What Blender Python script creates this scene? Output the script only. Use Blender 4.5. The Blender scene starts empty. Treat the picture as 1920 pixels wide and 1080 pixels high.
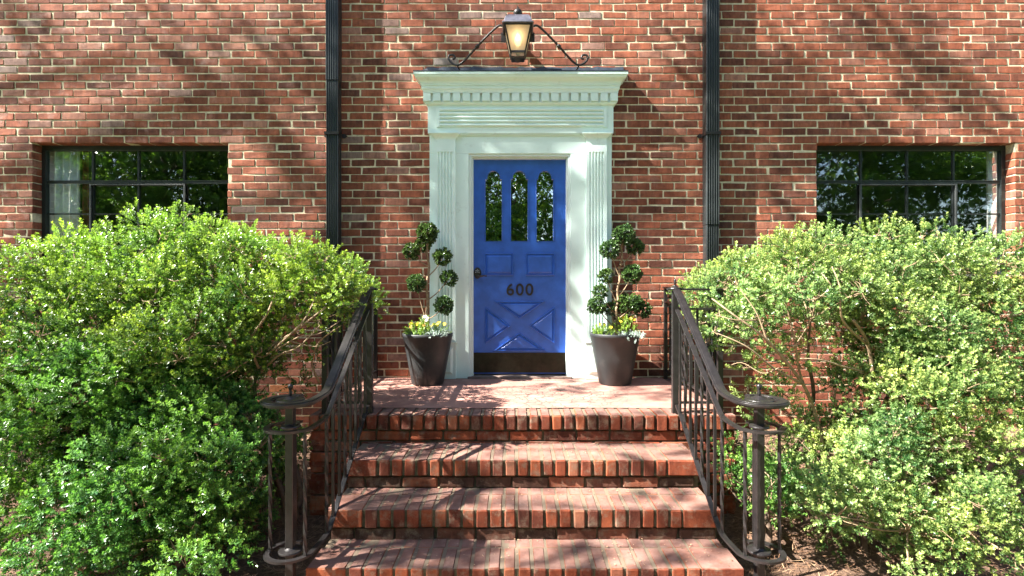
import bpy, math, random
import numpy as np
from mathutils import Vector, Matrix
R = math.radians
random.seed(7); rng = np.random.default_rng(7)
scene = bpy.context.scene
COL = scene.collection

# ------------------------------------------------------------------ camera, world, sun, exposure
F = 1008.0; CX, CY, CZ = -0.043, -4.777, 0.845
cam_d = bpy.data.cameras.new("camera"); cam = bpy.data.objects.new("camera", cam_d); COL.objects.link(cam)
cam.location = (CX, CY, CZ); cam.rotation_euler = (R(90), 0, 0)
cam_d.sensor_width = 36; cam_d.lens = F/1920*36
cam_d.shift_x = -7/1920; cam_d.shift_y = -10/1920
cam_d.clip_start = .05; cam_d.clip_end = 2000
scene.camera = cam
SUN = Vector((-.68, -.21, .70)).normalized()          # towards the sun
elev = math.asin(SUN.z); azim = math.atan2(SUN.x, SUN.y)
w = bpy.data.worlds.new("World"); scene.world = w; w.use_nodes = True
wn = w.node_tree; bgn = wn.nodes.get('Background') or wn.nodes.new('ShaderNodeBackground')
sky = wn.nodes.new('ShaderNodeTexSky'); sky.sky_type = 'NISHITA'; sky.sun_disc = False
sky.sun_elevation = elev; sky.sun_rotation = azim
wn.links.new(sky.outputs[0], bgn.inputs[0]); bgn.inputs[1].default_value = .062
sl = bpy.data.lights.new("sun", 'SUN'); sl.energy = 5.0; sl.angle = R(.53); sl.color = (1, .955, .88)
so = bpy.data.objects.new("sun", sl); COL.objects.link(so); so.rotation_euler = SUN.to_track_quat('Z', 'Y').to_euler()
so.location = (-20, -5, 20)
vs = scene.view_settings; vs.view_transform = 'Standard'; vs.look = 'None'; vs.exposure = 2.5; vs.gamma = 1

def S(Y): return F/(Y-CY)
def PX(px, Y): return (px-967)/S(Y)+CX
def PZ(py, Y): return CZ+(530-py)/S(Y)
def P(px, py, Y): return (PX(px, Y), Y, PZ(py, Y))

# ------------------------------------------------------------------ materials
def newmat(name):
    m = bpy.data.materials.new(name); m.use_nodes = True
    nt = m.node_tree; b = nt.nodes['Principled BSDF']
    return m, nt, b
def N(nt, t, **kw):
    n = nt.nodes.new(t)
    for k, v in kw.items(): setattr(n, k, v)
    return n
def L(nt, a, b): nt.links.new(a, b)
def noise(nt, scale, detail=4, rough=.6, vec=None, sc=None):
    n = N(nt, 'ShaderNodeTexNoise'); n.inputs['Scale'].default_value = scale; n.inputs['Detail'].default_value = detail
    n.inputs['Roughness'].default_value = rough
    if vec is None:
        tc = N(nt, 'ShaderNodeTexCoord'); vec = tc.outputs['Object']
    if sc:
        mp = N(nt, 'ShaderNodeMapping'); mp.inputs['Scale'].default_value = sc; L(nt, vec, mp.inputs[0]); vec = mp.outputs[0]
    L(nt, vec, n.inputs['Vector']); return n
def ramp(nt, fac, stops, interp='LINEAR'):
    r = N(nt, 'ShaderNodeValToRGB'); cr = r.color_ramp; cr.interpolation = interp
    while len(cr.elements) > 1: cr.elements.remove(cr.elements[-1])
    cr.elements[0].position = stops[0][0]; c = stops[0][1]; cr.elements[0].color = (*c, 1) if len(c) == 3 else c
    for p, c in stops[1:]:
        e = cr.elements.new(p); e.color = (*c, 1) if len(c) == 3 else c
    L(nt, fac, r.inputs[0]); return r
def mix(nt, a, b, fac, mode='MIX'):
    m = N(nt, 'ShaderNodeMix', data_type='RGBA', blend_type=mode)
    for sk, v in ((m.inputs['Factor'], fac), (m.inputs['A'], a), (m.inputs['B'], b)):
        if isinstance(v, (int, float)): sk.default_value = v
        elif isinstance(v, tuple): sk.default_value = (*v, 1)
        else: L(nt, v, sk)
    return m.outputs['Result']
def bump(nt, b, h, strength=.3, dist=.01):
    n = N(nt, 'ShaderNodeBump'); n.inputs['Strength'].default_value = strength; n.inputs['Distance'].default_value = dist
    L(nt, h, n.inputs['Height']); L(nt, n.outputs[0], b.inputs['Normal']); return n
def gray(v): return (v, v, v)

def simple(name, col, rough=.5, metal=0, var=.25, nscale=12, bumps=.15, bscale=120, spec=.5, dirt=None):
    m, nt, b = newmat(name)
    n = noise(nt, nscale, 6)
    lo = tuple(c*(1-var) for c in col); hi = tuple(min(1, c*(1+var*.7)) for c in col)
    c = ramp(nt, n.outputs[0], [(.3, lo), (.7, hi)]).outputs[0]
    if dirt:
        d = noise(nt, dirt[1], 8, .75); f = ramp(nt, d.outputs[0], [(dirt[2], gray(0)), (min(1, dirt[2]+.12), gray(dirt[3]))]).outputs[0]
        c = mix(nt, c, dirt[0], f)
    L(nt, c, b.inputs['Base Color']); b.inputs['Roughness'].default_value = rough; b.inputs['Metallic'].default_value = metal
    b.inputs['Specular IOR Level'].default_value = spec
    if bumps: bump(nt, b, noise(nt, bscale, 5).outputs[0], bumps, .004)
    return m

def brick_mat(name, stops, weather=True, moss=False, bright=1.0):
    m, nt, b = newmat(name)
    at = N(nt, 'ShaderNodeAttribute', attribute_name='tone')
    base = ramp(nt, at.outputs['Fac'], stops, 'LINEAR').outputs[0]
    # streaks inside each brick (own colour of the clay)
    st = noise(nt, 1, 4, .6, sc=(38, 38, 9)); stc = ramp(nt, st.outputs[0], [(.35, gray(.62)), (.6, gray(1.12))]).outputs[0]
    c = mix(nt, base, stc, .6, 'MULTIPLY')
    s2 = noise(nt, 9, 5, .65); s2c = ramp(nt, s2.outputs[0], [(.36, (.55, .50, .50)), (.5, gray(1.0)), (.66, (1.3, 1.25, 1.15))]).outputs[0]
    c = mix(nt, c, s2c, .75, 'MULTIPLY')
    g = noise(nt, 260, 3, .7); gc = ramp(nt, g.outputs[0], [(.3, gray(.7)), (.65, gray(1.15))]).outputs[0]
    c = mix(nt, c, gc, .5, 'MULTIPLY')
    if weather:
        ag = noise(nt, 1, 7, .7, sc=(2.2, 2.2, .8)); agc = ramp(nt, ag.outputs[0], [(.38, (.66, .62, .60)), (.56, gray(1.0))]).outputs[0]; c = mix(nt, c, agc, .8, 'MULTIPLY')
        wv = noise(nt, 7, 6, .7); wf = ramp(nt, wv.outputs[0], [(.53, gray(0)), (.72, gray(.5))]).outputs[0]
        tc = N(nt, 'ShaderNodeTexCoord'); sx = N(nt, 'ShaderNodeSeparateXYZ'); L(nt, tc.outputs['Object'], sx.inputs[0])
        mr = N(nt, 'ShaderNodeMapRange'); mr.inputs[1].default_value = -1.5; mr.inputs[2].default_value = -4.5
        mr.inputs[3].default_value = .30; mr.inputs[4].default_value = 1.2; L(nt, sx.outputs[0], mr.inputs[0])
        mm = N(nt, 'ShaderNodeMath', operation='MULTIPLY'); L(nt, wf, mm.inputs[0]); L(nt, mr.outputs[0], mm.inputs[1])
        c = mix(nt, c, (.52, .36, .31), mm.outputs[0])
    if moss:
        wv = noise(nt, 16, 8, .75); wf = ramp(nt, wv.outputs[0], [(.5, gray(0)), (.66, gray(.75))]).outputs[0]
        c = mix(nt, c, (.20, .155, .11), wf)
        w2 = noise(nt, 45, 8, .8); wf2 = ramp(nt, w2.outputs[0], [(.6, gray(0)), (.72, gray(.5))]).outputs[0]
        c = mix(nt, c, (.10, .105, .06), wf2)
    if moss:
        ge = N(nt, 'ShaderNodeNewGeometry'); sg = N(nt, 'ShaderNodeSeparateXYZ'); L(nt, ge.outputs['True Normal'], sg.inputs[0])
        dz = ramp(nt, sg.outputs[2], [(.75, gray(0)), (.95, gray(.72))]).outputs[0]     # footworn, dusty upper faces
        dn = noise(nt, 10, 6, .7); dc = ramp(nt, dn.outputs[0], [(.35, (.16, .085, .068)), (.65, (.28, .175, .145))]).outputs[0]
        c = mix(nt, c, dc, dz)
    L(nt, c, b.inputs['Base Color']); b.inputs['Roughness'].default_value = .85; b.inputs['Specular IOR Level'].default_value = .25
    b1 = noise(nt, 90, 8, .75)
    bump(nt, b, b1.outputs[0], .55, .006)
    return m
WALLB = [(0, (.125, .048, .032)), (.14, (.18, .063, .039)), (.35, (.245, .080, .045)), (.62, (.305, .096, .052)), (.78, (.32, .125, .078)), (.87, (.37, .185, .135)), (.925, (.25, .17, .145)), (.965, (.33, .28, .25)), (.985, (.46, .21, .07)), (1, (.36, .12, .06))]
STEPB = [(0, (.085, .027, .017)), (.3, (.145, .037, .019)), (.6, (.205, .050, .022)), (.85, (.25, .068, .028)), (1, (.27, .11, .065))]
RISERB = [(0, (.055, .032, .022)), (.5, (.10, .045, .03)), (.8, (.17, .06, .035)), (1, (.26, .08, .04))]
M = {}
M['brick'] = brick_mat('wall_brick', WALLB)
M['stepbrick'] = brick_mat('step_brick', STEPB, weather=False, moss=True)
M['riserbrick'] = brick_mat('riser_brick', RISERB, weather=False, moss=True)
M['mortar'] = simple('mortar', (.64, .57, .40), .95, var=.35, nscale=14, bumps=.8, bscale=200, spec=.1, dirt=((.22, .19, .13), 9, .52, .7))
M['stepmortar'] = simple('mossy_mortar', (.085, .08, .05), .95, var=.5, nscale=25, bumps=.9, bscale=150, spec=.1, dirt=((.24, .24, .17), 18, .66, .6))
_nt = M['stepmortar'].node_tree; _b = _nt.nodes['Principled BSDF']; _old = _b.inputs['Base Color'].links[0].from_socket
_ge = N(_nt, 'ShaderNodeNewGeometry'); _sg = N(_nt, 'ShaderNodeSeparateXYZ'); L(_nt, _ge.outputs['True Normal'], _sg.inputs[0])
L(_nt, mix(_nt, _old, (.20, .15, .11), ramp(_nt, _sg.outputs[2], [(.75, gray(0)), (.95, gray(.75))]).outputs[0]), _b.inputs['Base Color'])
M['mint'] = simple('mint_paint', (.68, .835, .785), .38, var=.05, nscale=5, bumps=.08, bscale=60, dirt=((.38, .45, .38), 7, .58, .4))
M['casing'] = simple('pale_casing_paint', (.66, .76, .74), .38, var=.05, nscale=5, bumps=.06, bscale=60)
M['blue'] = simple('blue_paint', (.028, .112, .47), .36, var=.22, nscale=9, bumps=.35, bscale=35, dirt=((.06, .13, .5), 14, .6, .45))
M['iron'] = simple('black_iron', (.030, .027, .026), .38, metal=.3, var=.3, nscale=30, bumps=.25, bscale=90, dirt=((.12, .085, .06), 25, .62, .6))
M['railiron'] = simple('railing_iron', (.026, .023, .023), .36, metal=.35, var=.35, nscale=25, bumps=.3, bscale=80, dirt=((.14, .10, .07), 30, .64, .45))
M['number'] = simple('black_numeral', (.008, .008, .009), .5, var=.2, bumps=0)
M['pipe'] = simple('downspout_paint', (.022, .027, .028), .35, metal=.1, var=.3, nscale=8, bumps=.1, bscale=50, dirt=((.10, .10, .095), 14, .63, .5))
M['frame'] = simple('window_steel', (.016, .02, .02), .35, var=.3, bumps=.1)
M['winlip'] = simple('window_putty', (.05, .055, .055), .5, var=.3, bumps=.1)
M['pot'] = simple('fibre_pot', (.026, .029, .030), .5, var=.3, nscale=5, bumps=.15, bscale=60, dirt=((.07, .062, .055), 6, .55, .5))
M['soil'] = simple('soil', (.035, .024, .016), .95, var=.5, nscale=60, bumps=1, bscale=80)
M['kick'] = simple('bronze_plate', (.020, .020, .013), .36, metal=.7, var=.5, nscale=14, bumps=.12, bscale=30, dirt=((.035, .028, .02), 11, .5, .8))
M['lead'] = simple('lead_flashing', (.035, .045, .06), .45, metal=.2, var=.4, nscale=20, bumps=.6, bscale=40)
M['lantroof'] = simple('lantern_roof', (.21, .20, .235), .42, metal=.4, var=.25, nscale=30, bumps=.2, bscale=120)
M['curtain'] = simple('curtain_cloth', (.84, .86, .84), .9, var=.08, bumps=.1)
M['redcurtain'] = simple('russet_cloth', (.32, .09, .05), .9, var=.1, bumps=.1)
M['room'] = simple('room_paint', (.16, .15, .13), .9, bumps=0)
M['sill'] = simple('stone_threshold', (.17, .12, .10), .8, var=.3, nscale=20, bumps=.5)
M['bark'] = simple('twig_bark', (.30, .21, .125), .85, var=.45, nscale=40, bumps=.6, bscale=150)
M['darkbark'] = simple('stem_bark', (.115, .075, .05), .9, var=.5, nscale=40, bumps=.8, bscale=120)
M['treebark'] = simple('tree_bark', (.14, .10, .075), .9, var=.4, nscale=15, bumps=1, bscale=30)
M['roof'] = simple('roof_shingle', (.07, .065, .06), .9, var=.4, nscale=30, bumps=.6)
M['yellow'] = simple('yellow_petal', (.75, .50, .02), .6, var=.2, bumps=0)
M['orange'] = simple('orange_petal', (.75, .28, .02), .6, var=.2, bumps=0)
M['silver'] = simple('silver_leaf', (.34, .42, .36), .7, var=.25, bumps=0)
M['tape'] = simple('white_caulk', (.62, .62, .6), .6, var=.2, bumps=.2)
M['white'] = simple('keypad_buttons', (.6, .62, .65), .4, var=.05, bumps=0)
M['cone'] = simple('candle_tube', (.75, .72, .62), .5, var=.1, bumps=0)

def leaf_mat(name, dark, light, rough=.30, trans=.35, spec=.5):
    m, nt, b = newmat(name)
    at = N(nt, 'ShaderNodeAttribute', attribute_name='tone')
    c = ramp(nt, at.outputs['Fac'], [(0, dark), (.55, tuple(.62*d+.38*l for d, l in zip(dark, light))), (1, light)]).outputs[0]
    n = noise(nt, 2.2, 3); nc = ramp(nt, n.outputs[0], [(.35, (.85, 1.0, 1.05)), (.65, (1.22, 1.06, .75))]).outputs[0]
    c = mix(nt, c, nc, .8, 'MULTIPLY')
    L(nt, c, b.inputs['Base Color']); b.inputs['Roughness'].default_value = rough; b.inputs['Specular IOR Level'].default_value = spec
    tr = N(nt, 'ShaderNodeBsdfTranslucent'); tcn = mix(nt, c, (1.0, 1.25, .35), .6, 'MULTIPLY'); L(nt, tcn, tr.inputs[0])
    ms = N(nt, 'ShaderNodeMixShader'); ms.inputs[0].default_value = trans
    L(nt, b.outputs[0], ms.inputs[1]); L(nt, tr.outputs[0], ms.inputs[2])
    L(nt, ms.outputs[0], nt.nodes['Material Output'].inputs[0]); return m
M['box_sun'] = leaf_mat('boxwood_sunlit_leaf', (.030, .10, .018), (.40, .54, .11))  # boxwood with the sunlit yellow-green put into the leaf colour
M['box_shade'] = leaf_mat('boxwood_shaded_leaf', (.022, .095, .022), (.26, .45, .10))  # same boxwood, deeper green: shade put into the leaf colour
M['box_pale'] = leaf_mat('boxwood_pale_leaf', (.045, .115, .030), (.48, .59, .23))
M['pom'] = leaf_mat('topiary_leaf', (.011, .032, .012), (.085, .155, .042), trans=.12)
M['treeleaf'] = leaf_mat('tree_leaf', (.05, .12, .022), (.22, .36, .06), trans=.4)
M['pansyleaf'] = leaf_mat('pansy_leaf', (.08, .18, .03), (.35, .48, .10))

def glass_mat(name, lo, hi, tint=(.8, .86, .84)):
    m, nt, b = newmat(name); nt.nodes.remove(b)
    g = N(nt, 'ShaderNodeBsdfGlossy'); g.inputs['Roughness'].default_value = .012; g.inputs['Color'].default_value = (.95, .97, .95, 1)
    t = N(nt, 'ShaderNodeBsdfTransparent'); t.inputs['Color'].default_value = (*tint, 1)
    lw = N(nt, 'ShaderNodeLayerWeight'); lw.inputs[0].default_value = .35
    mr = N(nt, 'ShaderNodeMapRange'); mr.inputs[3].default_value = lo; mr.inputs[4].default_value = hi; L(nt, lw.outputs['Facing'], mr.inputs[0])
    tc = noise(nt, 3.5, 2); bp = N(nt, 'ShaderNodeBump'); bp.inputs['Strength'].default_value = .012; bp.inputs['Distance'].default_value = .05
    L(nt, tc.outputs[0], bp.inputs['Height']); L(nt, bp.outputs[0], g.inputs['Normal'])
    ms = N(nt, 'ShaderNodeMixShader'); L(nt, mr.outputs[0], ms.inputs[0]); L(nt, t.outputs[0], ms.inputs[1]); L(nt, g.outputs[0], ms.inputs[2])
    L(nt, ms.outputs[0], nt.nodes['Material Output'].inputs[0]); return m
M['glass'] = glass_mat('window_glass', .19, .9, (.96, .98, .97))
M['doorglass'] = glass_mat('door_glass', .78, .95, (.5, .5, .5))
m, nt, b = newmat('frosted_glass'); b.inputs['Base Color'].default_value = (.62, .56, .48, 1); b.inputs['Roughness'].default_value = .3
tl = N(nt, 'ShaderNodeBsdfTranslucent'); tl.inputs[0].default_value = (1, .88, .68, 1)
m1 = N(nt, 'ShaderNodeMixShader'); m1.inputs[0].default_value = .75; L(nt, b.outputs[0], m1.inputs[1]); L(nt, tl.outputs[0], m1.inputs[2])
tr = N(nt, 'ShaderNodeBsdfTransparent'); tr.inputs[0].default_value = (1, .92, .8, 1)
ms = N(nt, 'ShaderNodeMixShader'); ms.inputs[0].default_value = .28
L(nt, m1.outputs[0], ms.inputs[1]); L(nt, tr.outputs[0], ms.inputs[2]); L(nt, ms.outputs[0], nt.nodes['Material Output'].inputs[0]); M['frost'] = m
m, nt, b = newmat('lit_bulb'); b.inputs['Emission Color'].default_value = (1, .72, .36, 1); b.inputs['Emission Strength'].default_value = .6; M['bulb'] = m

# landing paving: worn red pavers with crazed cracks
m, nt, b = newmat('landing_paving')
n1 = noise(nt, 5, 7, .7); c = ramp(nt, n1.outputs[0], [(.3, (.24, .11, .09)), (.5, (.34, .17, .13)), (.7, (.44, .25, .20))]).outputs[0]
tc = N(nt, 'ShaderNodeTexCoord')
wz = noise(nt, 9, 3); wm = N(nt, 'ShaderNodeMix', data_type='RGBA'); wm.inputs['Factor'].default_value = .09
L(nt, tc.outputs['Object'], wm.inputs['A']); L(nt, wz.outputs['Color'], wm.inputs['B'])
vo = N(nt, 'ShaderNodeTexVoronoi', feature='DISTANCE_TO_EDGE'); vo.inputs['Scale'].default_value = 13; L(nt, wm.outputs['Result'], vo.inputs['Vector'])
cf = ramp(nt, vo.outputs['Distance'], [(.0, gray(1)), (.02, gray(.9)), (.05, gray(0))]).outputs[0]
sx = N(nt, 'ShaderNodeSeparateXYZ'); L(nt, tc.outputs['Object'], sx.inputs[0])
dm = N(nt, 'ShaderNodeVectorMath', operation='DISTANCE'); dm.inputs[1].default_value = (.28, -.75, 0); L(nt, tc.outputs['Object'], dm.inputs[0])
mk_ = ramp(nt, dm.outputs['Value'], [(.2, gray(.95)), (.7, gray(.10))]).outputs[0]
cfm = mix(nt, cf, mk_, 1.0, 'MULTIPLY')
c = mix(nt, c, (.07, .045, .035), cfm)
dd = noise(nt, 11, 9, .8); df = ramp(nt, dd.outputs[0], [(.52, gray(0)), (.7, gray(.6))]).outputs[0]
c = mix(nt, c, (.13, .085, .065), df)
L(nt, c, b.inputs['Base Color']); b.inputs['Roughness'].default_value = .8
inv = N(nt, 'ShaderNodeMath', operation='SUBTRACT'); inv.inputs[0].default_value = 1; L(nt, cfm, inv.inputs[1])
bump(nt, b, inv.outputs[0], .5, .006); M['paving'] = m

m, nt, b = newmat('mulch')
n1 = noise(nt, 40, 9, .8); c = ramp(nt, n1.outputs[0], [(.3, (.045, .026, .016)), (.5, (.16, .09, .055)), (.7, (.33, .20, .13))]).outputs[0]
L(nt, c, b.inputs['Base Color']); b.inputs['Roughness'].default_value = .95
bump(nt, b, noise(nt, 55, 8, .8).outputs[0], 1, .03); M['mulch'] = m
m, nt, b = newmat('lawn')
n1 = noise(nt, 30, 9, .8); c = ramp(nt, n1.outputs[0], [(.3, (.03, .06, .015)), (.7, (.09, .15, .04))]).outputs[0]
L(nt, c, b.inputs['Base Color']); b.inputs['Roughness'].default_value = .9; M['lawn'] = m
m, nt, b = newmat('pine_needles')
at = N(nt, 'ShaderNodeAttribute', attribute_name='tone')
c = ramp(nt, at.outputs['Fac'], [(0, (.09, .045, .025)), (.5, (.27, .14, .075)), (1, (.50, .33, .20))]).outputs[0]
L(nt, c, b.inputs['Base Color']); b.inputs['Roughness'].default_value = .7; M['needles'] = m

# ------------------------------------------------------------------ mesh helpers
def tag(o, label=None, cat=None, group=None, kind=None):
    if label: o['label'] = label
    if cat: o['category'] = cat
    if group: o['group'] = group
    if kind: o['kind'] = kind
    return o
def empty(name, loc=(0, 0, 0), parent=None):
    o = bpy.data.objects.new(name, None); o.empty_display_size = .2; COL.objects.link(o); o.location = loc
    if parent: o.parent = parent
    return o
def origin(o):
    p = Vector((0, 0, 0))
    while o: p += o.location; o = o.parent
    return p
def link(o, parent):
    COL.objects.link(o)
    if parent is not None:
        o.parent = parent; o.location = -origin(parent)
    return o
def np_mesh(name, V, loops, tot, mat, parent=None, tone=None, smooth=False, matidx=None):
    me = bpy.data.meshes.new(name)
    V = np.asarray(V, dtype=np.float32); loops = np.asarray(loops, dtype=np.int32); tot = np.asarray(tot, dtype=np.int32)
    me.vertices.add(len(V)); me.vertices.foreach_set('co', V.ravel())
    me.loops.add(len(loops)); me.loops.foreach_set('vertex_index', loops)
    me.polygons.add(len(tot)); st = np.zeros(len(tot), dtype=np.int32); st[1:] = np.cumsum(tot)[:-1]
    me.polygons.foreach_set('loop_start', st); me.polygons.foreach_set('loop_total', tot)
    me.polygons.foreach_set('use_smooth', np.full(len(tot), bool(smooth)))
    mats = mat if isinstance(mat, (list, tuple)) else [mat]
    for mm in mats: me.materials.append(mm)
    if matidx is not None: me.polygons.foreach_set('material_index', np.asarray(matidx, dtype=np.int32))
    me.update(calc_edges=True); me.validate()
    if tone is not None:
        a = me.attributes.new('tone', 'FLOAT', 'POINT'); a.data.foreach_set('value', np.asarray(tone, dtype=np.float32))
    return link(bpy.data.objects.new(name, me), parent)

class MB:
    def __init__(s): s.v = []; s.f = []
    def add(s, vs, fs):
        o = len(s.v); s.v += [tuple(v) for v in vs]; s.f += [tuple(i+o for i in f) for f in fs]; return s
    def box(s, x0, x1, y0, y1, z0, z1):
        if x0 > x1: x0, x1 = x1, x0
        if y0 > y1: y0, y1 = y1, y0
        if z0 > z1: z0, z1 = z1, z0
        return s.add([(x0, y0, z0), (x1, y0, z0), (x1, y1, z0), (x0, y1, z0), (x0, y0, z1), (x1, y0, z1), (x1, y1, z1), (x0, y1, z1)],
              [(0, 3, 2, 1), (4, 5, 6, 7), (0, 1, 5, 4), (1, 2, 6, 5), (2, 3, 7, 6), (3, 0, 4, 7)])
    def lathe(s, cx, cy, prof, n=32, cap=True):
        vs, fs = [], []
        for (r, z) in prof:
            for i in range(n):
                a = 2*math.pi*i/n; vs.append((cx+r*math.cos(a), cy+r*math.sin(a), z))
        for k in range(len(prof)-1):
            for i in range(n):
                j = (i+1) % n; fs.append((k*n+i, k*n+j, (k+1)*n+j, (k+1)*n+i))
        if cap:
            fs.append(tuple(reversed(range(n)))); fs.append(tuple((len(prof)-1)*n+i for i in range(n)))
        return s.add(vs, fs)
    def tube(s, pts, rad, n=8, sq=None, twist=0, cap=True, up=(0, 0, 1), closed=False):
        """round tube, or a flat bar when sq=(width across, thickness along up)"""
        pts = [Vector(p) for p in pts]; up = Vector(up)
        m_ = len(pts); vs, fs = [], []
        for k, p in enumerate(pts):
            if closed: t = pts[(k+1) % m_]-pts[k-1]
            else: t = pts[min(k+1, m_-1)]-pts[max(k-1, 0)]
            t.normalize(); u = up if abs(t.dot(up)) < .95 else Vector((1, 0, 0))
            a = t.cross(u).normalized(); b_ = a.cross(t).normalized()
            r = rad[k] if isinstance(rad, (list, tuple)) else rad
            if sq:
                th = twist*k/(m_-1); ca, sa = math.cos(th), math.sin(th)
                hw, ht = sq[0]/2, sq[1]/2
                prof = [(hw, ht), (-hw, ht), (-hw, -ht), (hw, -ht)]
                prof = [(x*ca-y*sa, x*sa+y*ca) for x, y in prof]
            else: prof = [(r*math.cos(2*math.pi*i/n), r*math.sin(2*math.pi*i/n)) for i in range(n)]
            for x, y in prof: vs.append(p+a*x+b_*y)
        q = 4 if sq else n
        for k in range(m_ if closed else m_-1):
            k2 = (k+1) % m_
            for i in range(q):
                j = (i+1) % q; fs.append((k*q+i, k*q+j, k2*q+j, k2*q+i))
        if cap and not closed:
            fs.append(tuple(reversed(range(q)))); fs.append(tuple((m_-1)*q+i for i in range(q)))
        return s.add(vs, fs)
    def prism(s, poly, y0, y1):           # poly in (x,z), extruded along y
        n = len(poly); vs = [(x, y0, z) for x, z in poly]+[(x, y1, z) for x, z in poly]
        fs = [tuple(range(n)), tuple(reversed(range(n, 2*n)))]+[(i, i+n, (i+1) % n+n, (i+1) % n) for i in range(n)]
        return s.add(vs, fs)
    def prismz(s, poly, z0, z1):          # poly in (x,y), extruded along z
        n = len(poly); vs = [(x, y, z0) for x, y in poly]+[(x, y, z1) for x, y in poly]
        fs = [tuple(reversed(range(n))), tuple(range(n, 2*n))]+[(i, (i+1) % n, (i+1) % n+n, i+n) for i in range(n)]
        return s.add(vs, fs)
    def build(s, name, mat, parent=None, smooth=False, bevel=0, fixn=True, auto=False):
        me = bpy.data.meshes.new(name); me.from_pydata(s.v, [], s.f); me.materials.append(mat)
        if fixn:
            import bmesh
            bm = bmesh.new(); bm.from_mesh(me); bmesh.ops.recalc_face_normals(bm, faces=bm.faces); bm.to_mesh(me); bm.free()
        me.polygons.foreach_set('use_smooth', [bool(smooth)]*len(me.polygons))
        me.update(); o = link(bpy.data.objects.new(name, me), parent)
        if bevel:
            b_ = o.modifiers.new('bevel', 'BEVEL'); b_.width = bevel; b_.segments = 2; b_.limit_method = 'ANGLE'; b_.angle_limit = R(35)
        return o

# chamfered-brick template
TV, TS = [], []
for sx_ in (-1, 1):
    for sy_ in (-1, 1):
        for sz_ in (-1, 1):
            for ax in range(3): TV.append((sx_, sy_, sz_, ax))
def tvi(sx_, sy_, sz_, ax): return ((sx_ > 0)*4+(sy_ > 0)*2+(sz_ > 0))*3+ax
TF = []
for ax in range(3):
    o1, o2 = [a for a in range(3) if a != ax]
    for sg in (-1, 1):
        q = []
        for a, b_ in ((-1, -1), (1, -1), (1, 1), (-1, 1)):
            c_ = [0, 0, 0]; c_[ax] = sg; c_[o1] = a; c_[o2] = b_; q.append(tvi(*c_, ax))
        flip = (sg > 0) != (ax != 1)
        TF.append(q[::-1] if flip else q)
    for a in (-1, 1):                      # edges parallel to ax
        for b_ in (-1, 1):
            def vv(t, fax):
                c_ = [0, 0, 0]; c_[ax] = t; c_[o1] = a; c_[o2] = b_; return tvi(*c_, fax)
            q = [vv(-1, o1), vv(1, o1), vv(1, o2), vv(-1, o2)]
            if (a*b_ > 0) == (ax != 1): q = q[::-1]
            TF.append(q)
for sx_ in (-1, 1):
    for sy_ in (-1, 1):
        for sz_ in (-1, 1):
            q = [tvi(sx_, sy_, sz_, 0), tvi(sx_, sy_, sz_, 1), tvi(sx_, sy_, sz_, 2)]
            TF.append(q if sx_*sy_*sz_ > 0 else q[::-1])
TVa = np.array(TV, float); TL = np.array(sum(TF, [])); TT = np.array([len(q) for q in TF])
def bricks_obj(name, B, mat, parent, cham=.004, jit=.0012, rot=.006, tone=None, roty=None):
    roty = rot if roty is None else roty
    """B: list of (x0,x1,y0,y1,z0,z1)"""
    B = np.array(B, float); n = len(B)
    c = np.stack([(B[:, 0]+B[:, 1])/2, (B[:, 2]+B[:, 3])/2, (B[:, 4]+B[:, 5])/2], 1)
    h = np.stack([(B[:, 1]-B[:, 0])/2, (B[:, 3]-B[:, 2])/2, (B[:, 5]-B[:, 4])/2], 1)
    sg = TVa[:, :3]; ax = TVa[:, 3].astype(int)
    mask = np.ones((24, 3)); mask[np.arange(24), ax] = 0
    ch = cham*rng.uniform(.6, 1.7, (n, 1, 1))
    loc = sg[None]*(h[:, None, :]-np.minimum(ch*mask[None], h[:, None, :]*.45))
    corner = np.arange(24)//3
    loc += rng.normal(0, jit, (n, 8, 3))[:, corner, :]
    a = rng.normal(0, rot, n)[:, None]; b_ = rng.normal(0, roty, n)[:, None]
    x, y, z = loc[..., 0].copy(), loc[..., 1].copy(), loc[..., 2].copy()
    loc[..., 0] = x; loc[..., 2] = z+x*rng.normal(0, rot, n)[:, None]; loc[..., 1] = y+x*b_+z*a
    V = (loc+c[:, None, :]).reshape(-1, 3)
    loops = (TL[None]+24*np.arange(n)[:, None]).ravel(); tot = np.tile(TT, n)
    t = rng.uniform(0, 1, n) if tone is None else np.asarray(tone)
    return np_mesh(name, V, loops, tot, mat, parent, tone=np.repeat(t, 24))

def smooth_path(pts, n=8):
    pts = [Vector(p) for p in pts]; out = []
    for i in range(len(pts)-1):
        p0 = pts[max(i-1, 0)]; p1 = pts[i]; p2 = pts[i+1]; p3 = pts[min(i+2, len(pts)-1)]
        for k in range(n):
            t = k/n
            out.append(.5*((2*p1)+(p2-p0)*t+(2*p0-5*p1+4*p2-p3)*t*t+(3*p1-p0-3*p2+p3)*t**3))
    out.append(pts[-1]); return out

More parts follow.
